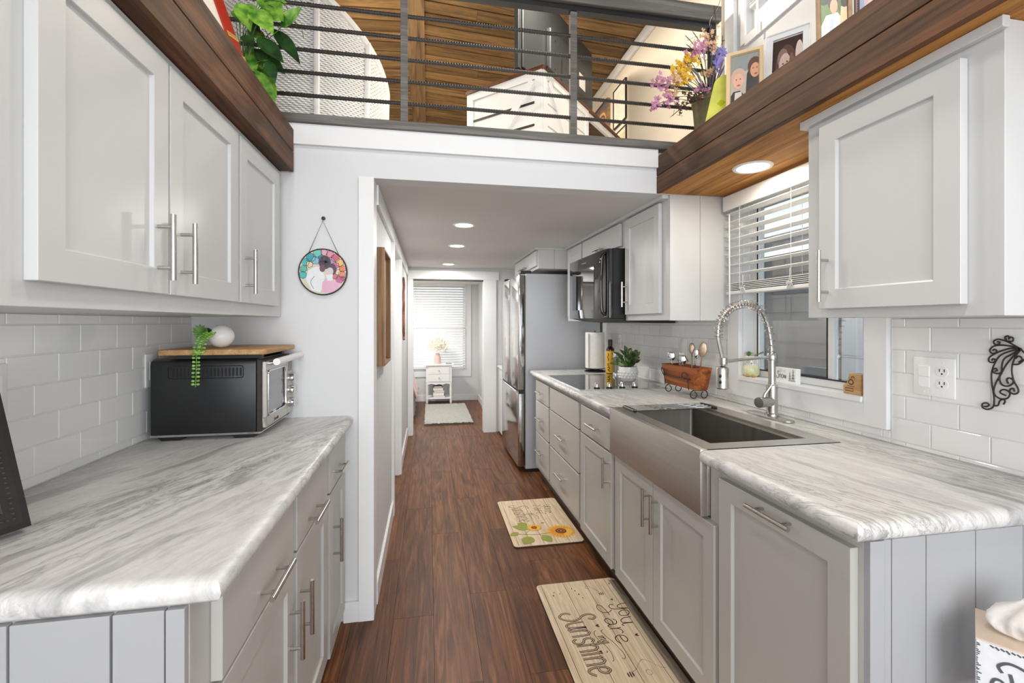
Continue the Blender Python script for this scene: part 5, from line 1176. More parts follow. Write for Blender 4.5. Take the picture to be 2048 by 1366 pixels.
def spoon(label, x, y, lean, z, ln, bw, bl, mat, kind='spoon'):
    t_ = thing(kind, label, kind, (x, y, .985)); b0 = Vector((x, y, .985)); d = Vector(lean).normalized(); e = b0 + d * ln
    MB().tube([b0, b0 + d * ln * .6, e + d * .004], [.005, .004, .005], 8, flat=.6).build('handle', mat, t_, smooth=True)
    if kind == 'spoon':
        ln *= 1.04; bw *= 1.3; bl *= 1.2; cd = Vector((-.55, -.83, .1)); sx_ = d.cross(cd).normalized(); ny_ = sx_.cross(d).normalized(); Mr = Matrix((sx_, ny_, d)).transposed(); MB().sphere(e + d * bl * .8, (bw, .004, bl), 14, M=Mr).build('bowl', mat, t_, smooth=True)
    else:
        s_ = d.cross(Vector((-.55, -.83, .1))).normalized(); mb = MB(); mb.tube([e, e + d * .012], [.005, .013], 6, flat=.3)
        for k in (-1.5, -.5, .5, 1.5): mb.tube([e + d * .010 + s_ * k * .0075, e + d * .05 + s_ * k * .007], .0024, 5)
        mb.build('tines', mat, t_, smooth=True)
    return t_
spoon('dark steel spoon at the far end of the wooden trough', tx - .012, 2.475, (-.05, .06, 1), 0, .125, .018, .022, M_chrome)
spoon('slotted steel fork beside the dark spoon in the trough', tx + .008, 2.44, (0, .03, 1), 0, .115, .0, .0, M_steel, 'fork')
spoon('second steel fork, leaning by the round spoon in the trough', tx - .008, 2.405, (.02, -.03, 1), 0, .12, .0, .0, M_steel, 'fork')
spoon('short round steel spoon in the middle of the trough', tx - .02, 2.355, (-.02, .02, 1), 0, .115, .016, .021, M_chrome)
M_spwood = paint('old_silver', '#b09a84', .3, .15, 60, metal=.7)
spoon('tall upright bronze-toned spoon in the trough', tx + .01, 2.315, (.02, .05, 1), 0, .175, .0135, .026, M_spwood)
spoon('tall serving spoon leaning out at the near end of the trough', tx + .012, 2.265, (.08, -.12, 1), 0, .165, .017, .036, M_spwood)
spoon('thin silver spoon against the tall serving spoon', tx - .005, 2.285, (.05, -.1, 1), 0, .15, .011, .024, M_chrome)
t = thing('amber_ring_tool', 'amber looped utensil handle poking from the trough', 'utensil', (tx + .005, 2.375, .985))
MB().tube(cat([(tx + .005, 2.375, .99), (tx + .005, 2.375, 1.105), (tx + .003, 2.385, 1.13), (tx, 2.37, 1.14), (tx, 2.355, 1.125), (tx + .004, 2.345, 1.11)], 6), .003, 6).build('loop', paint('amber_plastic', '#9a4a22', .25), t, smooth=True)

# ------------------------------------------------ window sill items
t = thing('owl_planter', 'cream and yellow-green owl-faced pot with two succulents on the window sill', 'planter', (1.588, 2.028, 1.0608))
oc = (1.588, 2.022, 0)
MB().lathe([(.001, 1.0608), (.026, 1.0608), (.036, 1.072), (.0385, 1.09), (.036, 1.108), (.0325, 1.118)], oc, 28).build('lower_body', paint('yellow_green_glaze', '#dfe0b4', .2, .12, 30, coat=.5), t, smooth=True)
MB().lathe([(.0325, 1.118), (.034, 1.125), (.034, 1.155), (.031, 1.162), (.028, 1.162), (.028, 1.15), (.001, 1.148)], oc, 28).build('head', M_cer, t, smooth=True)
mb = MB(); fa2 = math.atan2(-2.022, -1.588)
def owl(u, v, l): a = fa2 + u; return (oc[0] + (.0345 + l) * cos(a), oc[1] + (.0345 + l) * sin(a), v)
for k in (-.42, .42):
    for i in range(9): a = 2 * pi * i / 9; patch(mb, ell(k + .23 * cos(a), 1.139 + .0085 * sin(a), .05, .0019, 6), owl)
    patch(mb, ell(k, 1.139, .06, .0026, 8), owl)
for i in range(9): patch(mb, ell(-.9 + i * .22, 1.126 + .002 * (i % 2), .04, .0014, 6), owl)
patch(mb, [(-.07, 1.131), (.07, 1.131), (0, 1.122)], owl); mb.build('face_print', pm('3a3a42'), t)
mb = MB()
for k in (-.012, .012): mb.sphere((oc[0] - .026 + k * .6, oc[1] - .026 - k, 1.066), (.010, .010, .005), 10)
mb.build('foot', paint('ochre_feet', '#c98f3a', .3), t, smooth=True)
mb = MB(); r_ = random.Random(4)
for i in range(18): a = 2.4 * i; q = .9 - i * .04; leaf(mb, (oc[0] - .008, oc[1] + .008, 1.158), (cos(a) * q, sin(a) * q, .9 + i * .03), (0, 0, 1), .030, .009, fold=.6, n=3)
mb.build('agave', M_succ, t, smooth=True)
mb = MB()
for i in range(12): leaf(mb, (oc[0] + .004 + .0028 * i, oc[1] - .016 - .0018 * i, 1.160 + .0016 * i), (.5, -.5 + (1 if i % 2 else -1) * .9, .8), (0, 0, 1), .014, .006, fold=.4, n=3)
mb.build('sedum', paint('reddish_sedum', '#8c7a3c', .5, .3, 80), t, smooth=True)
t = thing('snow_sign', 'small white block sign reading LET IT Snow with grey trees on the sill', 'sign', (1.565, 1.765, 1.0608))
B(1.553, 1.577, 1.703, 1.830, 1.0608, 1.128).build('block', M_white, t, bevel=.001)
def sg(u, v, l): return (1.5527 - l, 1.830 - u, 1.0608 + v)
mb = MB(); write(mb, 'LET IT', .034, .047, .011, .0011, sg, 0, sharp=True, space=.85); mb.build('small_lettering', pm('a9a9a9'), t)
mb = MB(); write(mb, 'Snow', .018, .022, .0165, .0022, sg, 0, space=.85); mb.build('script_lettering', pm('2b2b2b'), t)
mb = MB()
for u0, s_ in ((.094, 1), (.112, 1.25)):
    for k in range(4): w_ = (.0105 - k * .0022) * s_; patch(mb, [(u0 - w_, .012 + k * .010 * s_), (u0 + w_, .012 + k * .010 * s_), (u0, .012 + (k * .010 + .015) * s_)], sg)
mb.build('tree_print', pm('b4b4b4'), t)
t = thing('carved_wood_block', 'small brown carved wooden block at the near end of the sill', 'ornament', (1.59, 1.43, 1.0608))
MB().prism([(1.413, 1.0608), (1.485, 1.0608), (1.487, 1.09), (1.468, 1.105), (1.462, 1.138), (1.413, 1.138)], lambda u, v, a: (a, u, v), 1.562, 1.60).build('block', M_oak, t, bevel=.002)
mb = MB()
def cb(u, v, l): return (1.5617 - l, 1.487 - u, 1.0608 + v)
ribbon(mb, [(.012, .012), (.045, .012), (.045, .022), (.012, .022)], .003, cb, closed=True, smooth=False); ribbon(mb, [(.025, .045), (.035, .055), (.045, .045), (.035, .036)], .004, cb, closed=True); ribbon(mb, [(.02, .03), (.05, .03)], .002, cb, smooth=False); ribbon(mb, [(.036, .06), (.042, .068), (.05, .06)], .003, cb)
mb.build('carving', pm('5a3418'), t)

# ------------------------------------------------ outlets
def plate(label, xf, d, y0, y1, z0, z1, parts):
    t_ = thing('wall_plate', label, 'outlet', (xf, (y0 + y1) / 2, z0)); B(xf, xf + d * .006, y0, y1, z0, z1).build('plate', M_white, t_, bevel=.0025, seg=2, smooth=True)
    xo = xf + d * .006
    for k, yc in parts:
        zc = (z0 + z1) / 2
        if k == 'switch':
            MB().box(xo, xo + d * .003, yc - .0165, yc + .0165, zc, zc + .034).box(xo, xo + d * .0018, yc - .0165, yc + .0165, zc - .034, zc - .0006).build('rocker', M_white, t_, bevel=.0008)
        elif k == 'blank': MB().box(xo, xo + d * .002, yc - .0165, yc + .0165, zc - .034, zc + .034).build('rocker', M_white, t_, bevel=.0008)
        else:
            for s_ in (-.0195, .0195):
                MB().prism([(yc + a, zc + s_ + b) for a, b in [(.017 * cos(2 * pi * i / 16), .0155 * sin(2 * pi * i / 16)) for i in range(16)]], lambda u, v, a: (a, u, v), xo, xo + d * .002).build('receptacle', M_white, t_)
                MB().box(xo + d * .0021, xo + d * .0024, yc - .008, yc - .0055, zc + s_ - .001, zc + s_ + .008).box(xo + d * .0021, xo + d * .0024, yc + .0055, yc + .008, zc + s_ - .001, zc + s_ + .008).cyl((xo + d * .0021, yc, zc + s_ - .007), (xo + d * .0024, yc, zc + s_ - .007), .0026, n=10).build('slots', M_black, t_)
        for z in (zc - .048, zc + .048): MB().cyl((xo, yc, z), (xo + d * .0008, yc, z), .0028, n=10).build('screw', M_white, t_)
    return t_
plate('white double plate with rocker switch and outlet beside the window', 1.5597, -1, 1.103, 1.222, 1.098, 1.220, [('switch', 1.189), ('outlet', 1.137)])
plate('white single outlet plate on the tile behind the trough', 1.5597, -1, 2.545, 2.62, 1.115, 1.232, [('blank', 2.583)])
plate('white outlet plate on the tile behind the potted plant', 1.5597, -1, 3.50, 3.575, 1.115, 1.232, [('outlet', 3.538)])
plate('white switch plate on the left tile behind the black photo frame', -.9797, 1, 1.15, 1.268, 1.112, 1.234, [('blank', 1.235), ('blank', 1.185)])
plate('white outlet plate on the left tile behind the toaster oven', -.9797, 1, 1.80, 1.872, 1.10, 1.218, [('blank', 1.836)])

# ------------------------------------------------ wrought iron scroll on the tile
t = thing('iron_scroll', 'black wrought iron scrollwork hung on the tile right of the outlet', 'ornament', (1.553, 1.0, 1.0))
X0 = 1.553
def ipx(cx, cy):
    px, py = 1780 + cx / 6.209, 640 + cy / 6.209
    u = (px - 1024) / 910; v = (py - 645) / 910; rx = cos(YAW) * u + sin(YAW); ry = -sin(YAW) * u + cos(YAW); q = X0 / rx; return (X0 + .0, q * ry, 1.33 - v * q)
scr = [[(1620, 360), (1500, 290), (1420, 255), (1340, 240), (1290, 262), (1300, 300), (1350, 300), (1365, 275), (1330, 270)],
       [(1450, 262), (1430, 215), (1465, 197), (1480, 225), (1470, 240)], [(1470, 262), (1520, 265), (1530, 230), (1500, 212), (1480, 228)],
       [(1615, 352), (1500, 325), (1390, 312), (1290, 325), (1240, 370), (1260, 410), (1310, 410), (1325, 380), (1290, 365), (1275, 385)],
       [(1615, 358), (1500, 352), (1380, 385), (1290, 425), (1230, 470), (1235, 520), (1290, 525), (1310, 495), (1275, 485), (1265, 505)],
       [(1615, 362), (1500, 385), (1370, 440), (1300, 540), (1262, 660), (1265, 780), (1285, 900), (1295, 1000), (1280, 1080), (1210, 1110), (1150, 1085), (1150, 1040), (1200, 1030), (1232, 1055), (1200, 1075), (1165, 1072)],
       [(1620, 362), (1520, 420), (1420, 480), (1390, 560), (1385, 640), (1350, 665), (1290, 655), (1275, 620), (1310, 600), (1332, 625), (1300, 638)],
       [(1620, 365), (1540, 440), (1440, 560), (1380, 670), (1320, 770), (1290, 870), (1310, 940), (1380, 980), (1460, 970), (1490, 910), (1440, 868), (1385, 870), (1370, 905), (1440, 938)],
       [(1620, 368), (1560, 450), (1520, 560), (1515, 650), (1540, 760), (1590, 850), (1590, 900), (1540, 920), (1490, 895), (1495, 860), (1535, 852), (1545, 890)],
       [(1365, 680), (1360, 750), (1400, 810), (1470, 820), (1530, 780), (1520, 735), (1470, 720), (1450, 750), (1470, 790)],
       [(1285, 1065), (1340, 1060), (1360, 1010), (1395, 985), (1430, 1005), (1410, 1048)],
       [(1520, 550), (1590, 550), (1640, 510), (1630, 465), (1590, 450), (1560, 480)], [(1600, 525), (1635, 500)], [(1620, 350), (1660, 400), (1700, 420)], [(1640, 520), (1670, 490), (1700, 500)]]
mb = MB()
for s_ in scr: mb.tube(cat([ipx(*p) for p in s_], 5), .0022, 6)
mb.build('scrollwork', M_iron, t, smooth=True)

# ------------------------------------------------ mats
M_mat = wood('mat_print_boards', '#c9b192', '#e0caab', '#efdcc2', (0, 1, 0), .6, 0, 2.5, 0, .1); M_mat2 = wood('mat_grey_board', '#6d6258', '#8f8375', '#a99c8b', (0, 1, 0), .6, 0, 2.5, 0, .1)
M_matedge = paint('mat_edge', '#3a2c24', .7)
def mat_(label, x0, x1, y0, y1, seams, edge=None, small=False):
    t_ = thing('kitchen_mat', label, 'mat', ((x0 + x1) / 2, (y0 + y1) / 2, 0))
    pts = rr([(x0, y0), (x1, y0), (x1, y1), (x0, y1)], .025, 6)
    MB().prism(pts, lambda u, v, a: (u, v, a), .0006, .0085).build('base', M_matedge, t_)
    MB().prism([(x0 + (u - x0) * .998 + .0005, v) for u, v in pts], lambda u, v, a: (u, v, a), .0086, .0115).build('printed_top', M_mat, t_)
    fn_ = lambda u, v, l: (x0 + v, y1 - u, .0117 + l)     # u runs towards the camera, v to the right
    mb = MB()
    for sx in seams: ribbon(mb, [(.004, sx), (y1 - y0 - .004, sx)], .0022, fn_, smooth=False)
    mb.build('board_lines', pm('5b4634', .7), t_)
    return t_, fn_
t, fn = mat_('long cream plank-print kitchen mat reading you are my Sunshine by the sink', .527, .942, 1.12, 2.222, (.027, .141, .25, .357))
mb = MB(); mb.poly([fn(.016, .378, .0001), fn(1.09, .378, .0001), fn(1.09, .4135, .0001), fn(.026, .4135, .0001)]); mb.build('grey_edge_board', M_mat2, t)
def heart(mb, u, v, s, fn): patch(mb, [(u, v - s), (u + s * .9, v + s * .1), (u + s * .85, v + s * .7), (u + s * .4, v + s * .8), (u, v + s * .35), (u - s * .4, v + s * .8), (u - s * .85, v + s * .7), (u - s * .9, v + s * .1)], fn)
def bee(mb, u, v, s, fn):
    for k in range(3): patch(mb, ell(u, v - .6 * s + k * .6 * s, s * (1 - .25 * abs(k - 1)), s * .2, 8), fn)
mb = MB()
def slope(fn_, u0, k): return lambda u, v, l: fn_(u, v + k * (u - u0), l)
write(mb, 'you', .215, .337, .050, .0042, slope(fn, .215, -.23), space=1.12); write(mb, 'are', .305, .240, .049, .0042, fn, space=1.38)
ribbon(mb, [(.285, .275), (.25, .272), (.215, .262), (.208, .245), (.235, .238), (.26, .25), (.265, .28), (.25, .30)], .0036, fn)
write(mb, 'my', .408, .170, .024, .0036, slope(fn, .408, .25), space=.95)
ribbon(mb, [(.372, .208), (.38, .198), (.41, .205), (.45, .222), (.49, .232), (.53, .238), (.548, .229), (.54, .222)], .0024, fn); ribbon(mb, [(.372, .176), (.385, .164), (.42, .166), (.47, .185), (.51, .19), (.545, .186), (.552, .178)], .0024, fn)
heart(mb, .343, .195, .010, fn); heart(mb, .428, .337, .009, fn); heart(mb, .497, .150, .010, fn); heart(mb, .178, .331, .007, fn); bee(mb, .125, .299, .014, fn); bee(mb, .627, .218, .016, fn)
for i in range(30):
    a = i / 29; u_ = .615 - .04 * sin(a * 3.1) + .012 * sin(a * 9); v_ = .222 + a * .14; ribbon(mb, [(u_, v_), (u_ + .0008, v_ + .003)], .0022, fn, smooth=False)
for i in range(14): a = 2 * pi * i / 14; ribbon(mb, [(.628 + .013 * cos(a), .292 + .011 * sin(a)), (.628 + .013 * cos(a + .25), .292 + .011 * sin(a + .25))], .0022, fn, smooth=False)
ribbon(mb, [(.11, .295), (.085, .28), (.06, .262), (.05, .245), (.07, .24), (.075, .255)], .0016, fn)
for (u_, v_, s_) in ((.075, .075, .004), (.09, .10, .004), (.10, .065, .006), (.06, .17, .005), (.08, .18, .005), (.11, .19, .006), (.14, .20, .004), (.05, .37, .006), (.72, .1, .005), (.66, .09, .004), (.7, .3, .005)): patch(mb, ell(u_, v_, s_, s_ * .6, 7), fn)
mb.build('lettering', pm('3a261c', .7), t)
mb = MB(); write(mb, 'Sunshine', .245, .060, .082, .0105, slope(fn, .245, .03), 0, 1, space=.66); mb.build('headline_lettering', [pm('33211a', .7), pm('b79d80', .7)], t)
mb = MB()
LC = [0]
def leafp(mb, u, v, ln, wd, ang, fn, m=0):
    pts = [(u + ln * k / 8 * cos(ang) - s_ * wd * sin(pi * (k / 8) ** .8) * sin(ang), v + ln * k / 8 * sin(ang) + s_ * wd * sin(pi * (k / 8) ** .8) * cos(ang)) for s_, ks in ((1, range(0, 9)), (-1, range(7, 0, -1))) for k in ks]
    LC[0] += 1; patch(mb, pts, fn, .0003 + .00002 * (LC[0] % 60), m)
def sunflower(mb, u, v, r, fn):
    for i in range(22): leafp(mb, u, v, r, r * .13, 2 * pi * i / 22 + .1, fn, 1)
    for i in range(22): leafp(mb, u, v, r * .85, r * .1, 2 * pi * i / 22 + .24, lambda a, b, l: fn(a, b, l + .0004), 2)
    for q, m_ in ((.36, 3), (.26, 4), (.17, 3), (.07, 2)): patch(mb, ell(u, v, r * q, r * q, 20), lambda a, b, l, q=q: fn(a, b, l + .0022 - q * .0012), .0003, m_)
sunflower(mb, .93, .26, .13, fn); leafp(mb, .66, .06, .12, .035, .4, fn, 0); leafp(mb, .80, .08, .13, .04, .6, fn, 0); leafp(mb, .70, .12, .1, .03, -.5, fn, 0)
FC = [pm('8f9440', .7), pm('e3ab3a', .7), pm('d68f24', .7), pm('5a2a14', .7), pm('9a5a22', .7)]
mb.build('sunflower_print', FC, t)
t, fn = mat_('short cream plank-print kitchen mat with sunflowers, further along the floor', .495, .930, 2.625, 3.312, (.03, .105, .185, .265, .345))
mb = MB(); write(mb, 'you', .119, .320, .048, .003, slope(fn, .119, -.14), space=.95); write(mb, 'are', .16, .242, .042, .003, fn, space=1.05); write(mb, 'my', .24, .190, .018, .0022, slope(fn, .24, .2))
ribbon(mb, [(.205, .215), (.215, .20), (.25, .21), (.30, .235), (.34, .232)], .002, fn); ribbon(mb, [(.14, .275), (.12, .27), (.11, .25), (.13, .245)], .002, fn); ribbon(mb, [(.21, .18), (.24, .175), (.29, .19), (.33, .185)], .0018, fn)
heart(mb, .155, .20, .008, fn); heart(mb, .262, .30, .007, fn); heart(mb, .25, .335, .008, fn); bee(mb, .405, .242, .012, fn)
for i in range(20): a = i / 19; u_ = .36 - .045 * sin(a * 3) + .01 * sin(a * 9); v_ = .26 + a * .14; ribbon(mb, [(u_, v_), (u_ + .001, v_ + .004)], .0018, fn, smooth=False)
mb.build('lettering', pm('5a4636', .7), t)
mb = MB(); write(mb, 'Sunshine', .098, .080, .066, .0065, slope(fn, .098, .06), 0, 1, space=.62); mb.build('headline_lettering', [pm('4a3a30', .7), pm('cbb396', .7)], t)
mb = MB(); leafp(mb, .43, .135, .075, .035, -2.2, fn, 0); leafp(mb, .47, .145, .12, .04, -2.0, fn, 0); leafp(mb, .58, .125, .11, .042, -.6, fn, 0); leafp(mb, .575, .20, .10, .035, .35, fn, 0); leafp(mb, .51, .06, .07, .025, -1.0, fn, 0)
ribbon(mb, [(.545, .30), (.555, .2), (.55, .12), (.53, .05)], .007, fn, m=0); ribbon(mb, [(.48, .16), (.51, .12), (.545, .1)], .005, fn, m=0); ribbon(mb, [(.56, .18), (.575, .20)], .004, fn, m=0)
sunflower(mb, .539, .328, .098, fn); sunflower(mb, .463, .172, .052, fn)
mb.build('sunflower_print', FC, t)

# ------------------------------------------------ bedroom
t = thing('bedroom_rug', 'small light grey shag rug before the nightstand', 'rug', (.265, 6.7, 0))
rg = MB(); r_ = random.Random(8); nx, ny = 40, 80; vs = [(-.05 + .63 * i / nx + r_.uniform(-.004, .004), 5.97 + 1.43 * j / ny + r_.uniform(-.005, .005), .018 + r_.uniform(0, .010)) for j in range(ny + 1) for i in range(nx + 1)]
rg.add(vs, [(j * (nx + 1) + i, j * (nx + 1) + i + 1, (j + 1) * (nx + 1) + i + 1, (j + 1) * (nx + 1) + i) for j in range(ny) for i in range(nx)])
rg.build('pile', paint('grey_shag', '#a9a7a0', .95, .14, 40, sheen=.3), t, smooth=True, kind='stuff'); B(-.052, .582, 5.965, 7.405, .0006, .017).build('backing', paint('rug_edge', '#5d5a52', .9), t)
nx0, nx1, ny0, ny1 = -.045, .378, 7.42, 7.76
t = thing('nightstand', 'white nightstand with two drawers and open shelf under the bedroom window', 'nightstand', (.166, 7.59, 0))
B(nx0 - .03, nx1 + .03, ny0 - .015, ny1, .632, .657).build('top', M_white2, t, bevel=.006, seg=2)
B(nx0 + .005, nx1 - .005, ny0 + .01, ny1 - .01, .365, .6315).build('case', M_white2, t, bevel=.002)
for z0_, z1_ in ((.50, .615), (.378, .493)):
    dd = B(nx0 + .045, nx1 - .045, ny0, ny0 + .0095, z0_, z1_).build('drawer', M_white2, t, bevel=.002)
    MB().sphere((.166, ny0 - .009, (z0_ + z1_) / 2), .011, 12).build('knob', M_chrome, dd, smooth=True)
MB().prism([(nx0 + .02, .364), (nx1 - .02, .364), (nx1 - .02, .33), (.28, .345), (.22, .325), (.166, .335), (.11, .325), (.05, .345), (nx0 + .02, .33)], lambda u, v, a: (u, a, v), ny0 + .004, ny0 + .016).build('scalloped_apron', M_white2, t)
B(nx0 + .01, nx1 - .01, ny0 + .01, ny1 - .01, .095, .115).build('lower_shelf', M_white2, t, bevel=.002)
for x in (nx0 + .022, nx1 - .022):
    for y in (ny0 + .022, ny1 - .022):
        MB().lathe([(.001, .0005), (.012, .0005), (.016, .03), (.020, .05), (.016, .07), (.022, .09), (.022, .12), (.015, .14), (.021, .19), (.023, .24), (.018, .30), (.022, .33), (.022, .364)], (x, y, 0), 14).build('leg', M_white2, t, smooth=True)
for i, (h, w_, x_, lb) in enumerate((('8f8f8c', .19, .17, 'grey book at the bottom of the stack on the nightstand shelf'), ('dedbd6', .17, .16, 'thick white book second from the bottom on the nightstand shelf'), ('c9a596', .16, .17, 'dusty pink book in the stack on the nightstand shelf'), ('e4e0d8', .155, .155, 'cream book under the grey one on the nightstand shelf'), ('6f7274', .12, .15, 'dark grey small book on top of the nightstand stack'))):
    z = .1155 + [0, .03, .085, .115, .16][i]; hh = [.029, .054, .029, .044, .025][i]
    t_ = thing('book', lb, 'book', (x_, 7.55, z), 'books stacked on the nightstand shelf')
    MB().box(x_ - w_ / 2, x_ + w_ / 2, 7.46, 7.66, z + .003, z + hh - .003).build('pages', M_paper, t_)
    MB().box(x_ - w_ / 2 - .003, x_ + w_ / 2 + .003, 7.455, 7.663, z, z + .003).box(x_ - w_ / 2 - .003, x_ + w_ / 2 + .003, 7.455, 7.663, z + hh - .003, z + hh).box(x_ - w_ / 2 - .003, x_ - w_ / 2, 7.455, 7.663, z + .003, z + hh - .003).build('cover', pm(h, .6), t_)
t = thing('flower_vase', 'pink vase with a puff of cream flowers on the nightstand', 'vase', (.145, 7.57, .6575))
MB().lathe([(.001, .658), (.058, .658), (.060, .67), (.052, .76), (.036, .81), (.034, .825), (.028, .825), (.001, .80)], (.145, 7.57, 0), 24).build('vase', paint('pink_vase', '#e0beb6', .35), t, smooth=True)
fl_ = MB(); r_ = random.Random(9)
for i in range(200):
    a = r_.uniform(0, 6.28); b = r_.uniform(-.5, 1.57); q = r_.uniform(.07, .16); c = Vector((.145 + cos(a) * cos(b) * q * 1.05, 7.57 + sin(a) * cos(b) * q * .7, .93 + sin(b) * q * .85))
    for k in range(4): aa = 2 * pi * k / 4 + r_.random(); leaf(fl_, c, (cos(aa), -.4, sin(aa)), (0, -1, 0), .03, .022, n=2)
fl_.build('petals', paint('cream_flowers', '#faf3e2', .8, .06, 60), t, kind='stuff')
t = thing('phone', 'small grey tray on the right of the nightstand top', 'tray', (.33, 7.5, .6575)); B(.28, .375, 7.45, 7.56, .6578, .666).build('tray', pm('8d8a86', .5), t, bevel=.002)
t = thing('bed', 'bed with white curved metal foot rail behind the bedroom doorway', 'bed', (-.95, 6.9, 0))
B(-1.75, -.30, 6.15, 7.75, .12, .35).build('box_base', M_white2, t); B(-1.75, -.28, 6.12, 7.78, .3505, .58).build('mattress', M_paper, t, bevel=.04, seg=3, smooth=True)
for y in (6.2, 7.7):
    MB().tube([(-.30, y, .0005), (-.30, y, .12)], .02, 8).build('leg', M_white2, t)
MB().tube(cat([(-.235, 6.24, .0005), (-.235, 6.24, .6), (-.235, 6.24, 1.0), (-.24, 6.26, 1.22), (-.30, 6.30, 1.26), (-.6, 6.3, 1.27), (-1.2, 6.3, 1.27)], 6), .022, 8).build('foot_rail', M_white, t, smooth=True)
def drape(name, label, cat_, x, y0, y1, ztop, zbot, col, seed, flare):
    t_ = thing(name, label, cat_, (x, (y0 + y1) / 2, zbot)); r_ = random.Random(seed); n, m_ = 36, 12; vs = []
    for j in range(m_ + 1):
        v = j / m_
        for i in range(n + 1):
            u = i / n; vs.append((x + flare * v ** 1.2 + .016 * v * sin(u * 26 + seed) + .01 * v * sin(u * 61), y0 + (y1 - y0) * u + .01 * sin(v * 5 + u * 9), ztop - (ztop - zbot) * v + .02 * v * sin(u * 11 + seed)))
    vs += [(x - .05, y0 + (y1 - y0) * i / n, ztop + .012) for i in range(n + 1)]
    fs = [(j * (n + 1) + i, j * (n + 1) + i + 1, (j + 1) * (n + 1) + i + 1, (j + 1) * (n + 1) + i) for j in range(m_) for i in range(n)]
    b = (m_ + 1) * (n + 1); fs += [(b + i, b + i + 1, i + 1, i) for i in range(n)]
    o_ = MB().add(vs, fs).build('cloth', col, t_, smooth=True); md = o_.modifiers.new('thick', 'SOLIDIFY'); md.thickness = .006; return t_
drape('blanket', 'pale pink blanket hanging over the side of the bed', 'blanket', -.262, 6.50, 7.35, .64, .27, paint('pink_fabric', '#e0b9b6', .9, .06, 30, sheen=.4), 3, .10)
drape('bed_skirt', 'mauve grey throw hanging to the floor below the pink blanket', 'throw', -.232, 6.40, 7.2, .34, .04, paint('mauve_fabric', '#8d8289', .9, .1, 30, sheen=.3), 5, .03)

# ------------------------------------------------ tissue box on a side table in the near corner
zc = .9
pA = Vector((1.057, .715, 0)); eA = Vector((.826, .563, 0)); eB = Vector((.563, -.826, 0))
t = thing('side_table', 'small white side table under the tissue box at the worktop end', 'table', (1.16, .66, 0))
ctr = pA + eA * .065 + eB * .065
MB().lathe([(.001, .545), (.10, .545), (.105, .55), (.105, .565), (.10, .57), (.001, .57)], (ctr.x, ctr.y - .03, 0), 36).build('top', M_white2, t, smooth=True)
for k in range(3): a = 2 * pi * k / 3 + .5; MB().cyl((ctr.x + .07 * cos(a), ctr.y - .02 + .07 * sin(a), .545), (ctr.x + .11 * cos(a), ctr.y - .02 + .11 * sin(a), .0005), .011, n=10).build('leg', M_white2, t, smooth=True)
t = thing('tissue_box', 'pale wood tissue box cover with distressed black script, in the near right corner', 'tissue box', (ctr.x, ctr.y, .5705))
Wb, zb0, zb1 = .13, .5705, .709
def tb(a, b, z): return pA + eA * a + eB * b + Vector((0, 0, z))
MB().add([tb(a, b, z) for z in (zb0, zb1) for a, b in ((0, 0), (Wb, 0), (Wb, Wb), (0, Wb))], [(0, 1, 5, 4), (1, 2, 6, 5), (2, 3, 7, 6), (3, 0, 4, 7), (3, 2, 1, 0), (4, 5, 6, 7)]).build('box', paint('distressed_white_paint', '#dfe1e3', .7, .05, 40, .3, 90), t, bevel=.0015)
MB().add([tb(a, b, z) for z in (zb1 + .0002, zb1 + .003) for a, b in ((0, 0), (Wb, 0), (Wb, Wb), (0, Wb))], [(0, 1, 5, 4), (1, 2, 6, 5), (2, 3, 7, 6), (3, 0, 4, 7), (3, 2, 1, 0), (4, 5, 6, 7)]).build('lid', paint('pale_plywood', '#d9c6b2', .7, .05, 12), t)
mb = MB()
def tf(u, v, l): return pA + eB * u - eA * (l + .0006) + Vector((0, 0, zb1 - v))
ribbon(mb, [(.036, .048), (.031, .037), (.045, .026), (.066, .03), (.082, .045), (.083, .06), (.066, .064), (.078, .076), (.086, .1)], .0052, tf)
ribbon(mb, [(.046, .045), (.049, .062), (.047, .085), (.044, .11)], .0055, tf); ribbon(mb, [(.02, .09), (.024, .068), (.034, .064), (.045, .075)], .005, tf)
r_ = random.Random(12)
for i in range(34): v_ = .006 + i * .004; w_ = r_.uniform(.001, .007); ribbon(mb, [(.0015, v_), (.0015 + w_, v_ + r_.uniform(-.002, .002))], .0022, tf, smooth=False)
for i in range(16): u_ = .02 + i * .007; ribbon(mb, [(u_, .003), (u_ + .005, .003 + r_.uniform(.002, .006))], .003, tf, smooth=False)
mb.build('script_print', pm('55575a', .8), t)
mb = MB(); tc = tb(.065, .07, zb1 + .002); vs = []; fs = []; n, m_ = 34, 12; r_ = random.Random(3)
for j in range(m_ + 1):
    v = j / m_; rad = .020 + .045 * sin(pi * min(v * 1.05, 1)) ** .8 * (1 if v < .55 else (1 - (v - .55) * 1.5))
    for i in range(n):
        a = 2 * pi * i / n; w_ = 1 + .20 * sin(3 * a + v * 4) + .09 * sin(8 * a + 3 * v)
        vs.append(tc + Vector((cos(a) * max(rad, .004) * w_ * .95 + .02 * v, sin(a) * max(rad, .004) * w_ * .7, .066 * v + .006 * sin(4 * a) * v)))
mb.add(vs, [(j * n + i, j * n + (i + 1) % n, (j + 1) * n + (i + 1) % n, (j + 1) * n + i) for j in range(m_) for i in range(n)]).build('tissue', M_paper, t, smooth=True, angle=2)

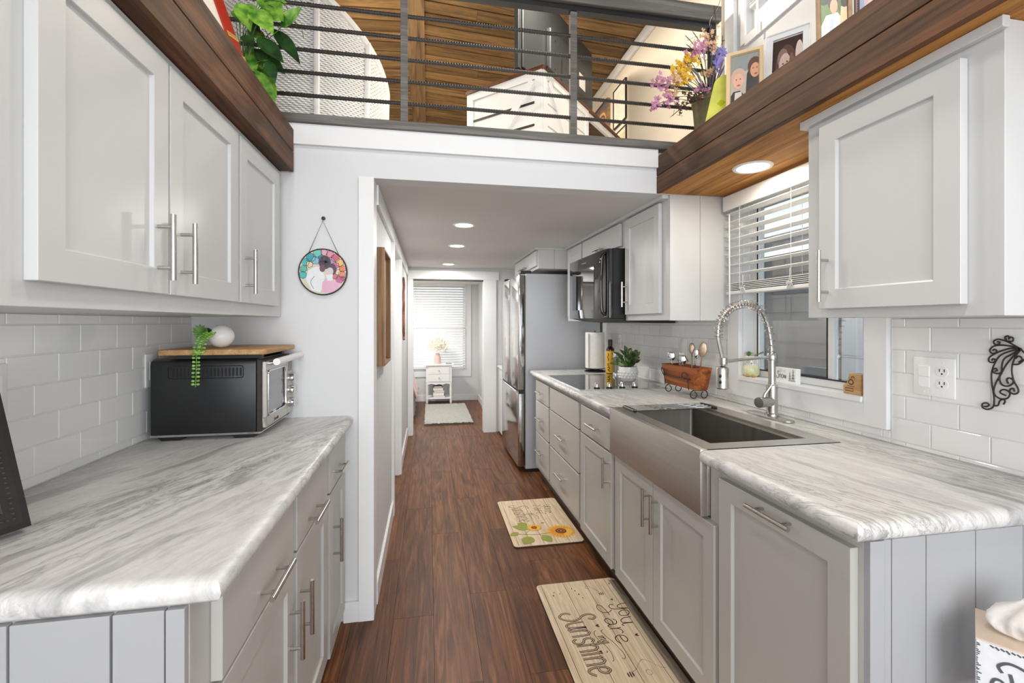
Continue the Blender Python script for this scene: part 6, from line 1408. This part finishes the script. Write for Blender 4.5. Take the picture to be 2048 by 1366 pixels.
# ------------------------------------------------ outside the kitchen window
M_nb = paint('neighbour_siding_brown', '#7d7570', .8, .04, 2); M_nbl = paint('neighbour_siding_blue', '#c3ced8', .8, .02, 2)
g = struct('ground_outside', B(1.75, 14, -8, 16, -.5, -.3), paint('gravel', '#77736d', .95, .2, 30, .5, 60))
t = thing('neighbour_house', 'brown-grey neighbouring house wall seen through the kitchen window', 'house', (4.6, 7.5, -.3))
B(3.4, 3.5, 3.28, 12, -.3, 2.0).build('wall', M_nb, t)
s0 = None
for k in range(16):
    z = -.25 + k * .14
    if s0 is None: s0 = MB().add([(3.375, 3.28, z), (3.375, 12, z), (3.395, 12, z + .138), (3.395, 3.28, z + .138), (3.4, 3.28, z), (3.4, 12, z), (3.4, 12, z + .138), (3.4, 3.28, z + .138)], [(0, 1, 2, 3), (0, 4, 5, 1), (0, 3, 7, 4), (1, 5, 6, 2), (3, 2, 6, 7)]).build('siding_board', M_nb, t)
    else: piece(s0, dz=k * .14)
MB().prism([(3.0, 2.0), (6.5, 2.9), (6.5, 3.0), (2.95, 2.08)], lambda u, v, a: (u, a, v), 3.29, 12).build('roof', paint('grey_shingle', '#8c8a88', .9, .1, 12), t)
t = thing('porch_post', 'white square porch post outside the kitchen window', 'post', (3.25, 3.0, -.3)); B(3.2, 3.3, 2.93, 3.06, -.3, 2.6).build('post', M_white, t, bevel=.004)
t = thing('porch_wall', 'pale blue plank wall outside, right of the porch post', 'house', (3.6, 1.2, -.3))
for k in range(18): B(3.55, 3.58, -2, 3.26, -.3 + k * .155, -.3 + k * .155 + .15).build('siding_board', M_nbl, t)
B(3.581, 3.7, -2, 3.26, -.3, 2.5).build('wall', M_nbl, t)

# ------------------------------------------------ groups of repeated things
GROUPS = {'wall_cabinet': 'off-white wall cabinets', 'base_cabinet': 'grey base cabinets', 'photo_frame': 'framed family photos',
          'wall_plate': 'white plates on the tile', 'spoon': 'cutlery in the wooden trough', 'fork': 'cutlery in the wooden trough',
          'kitchen_mat': 'sunflower kitchen mats', 'timber_shelf': 'timber shelves above the cabinets', 'window_blind': 'white slatted blinds',
          'recessed_downlight': 'round recessed downlights', 'worktop': 'veined laminate worktops'}
for o in bpy.data.objects:
    if o.parent is None and 'category' in o:
        g = GROUPS.get(o.name.split('.')[0])
        if g: o['group'] = g
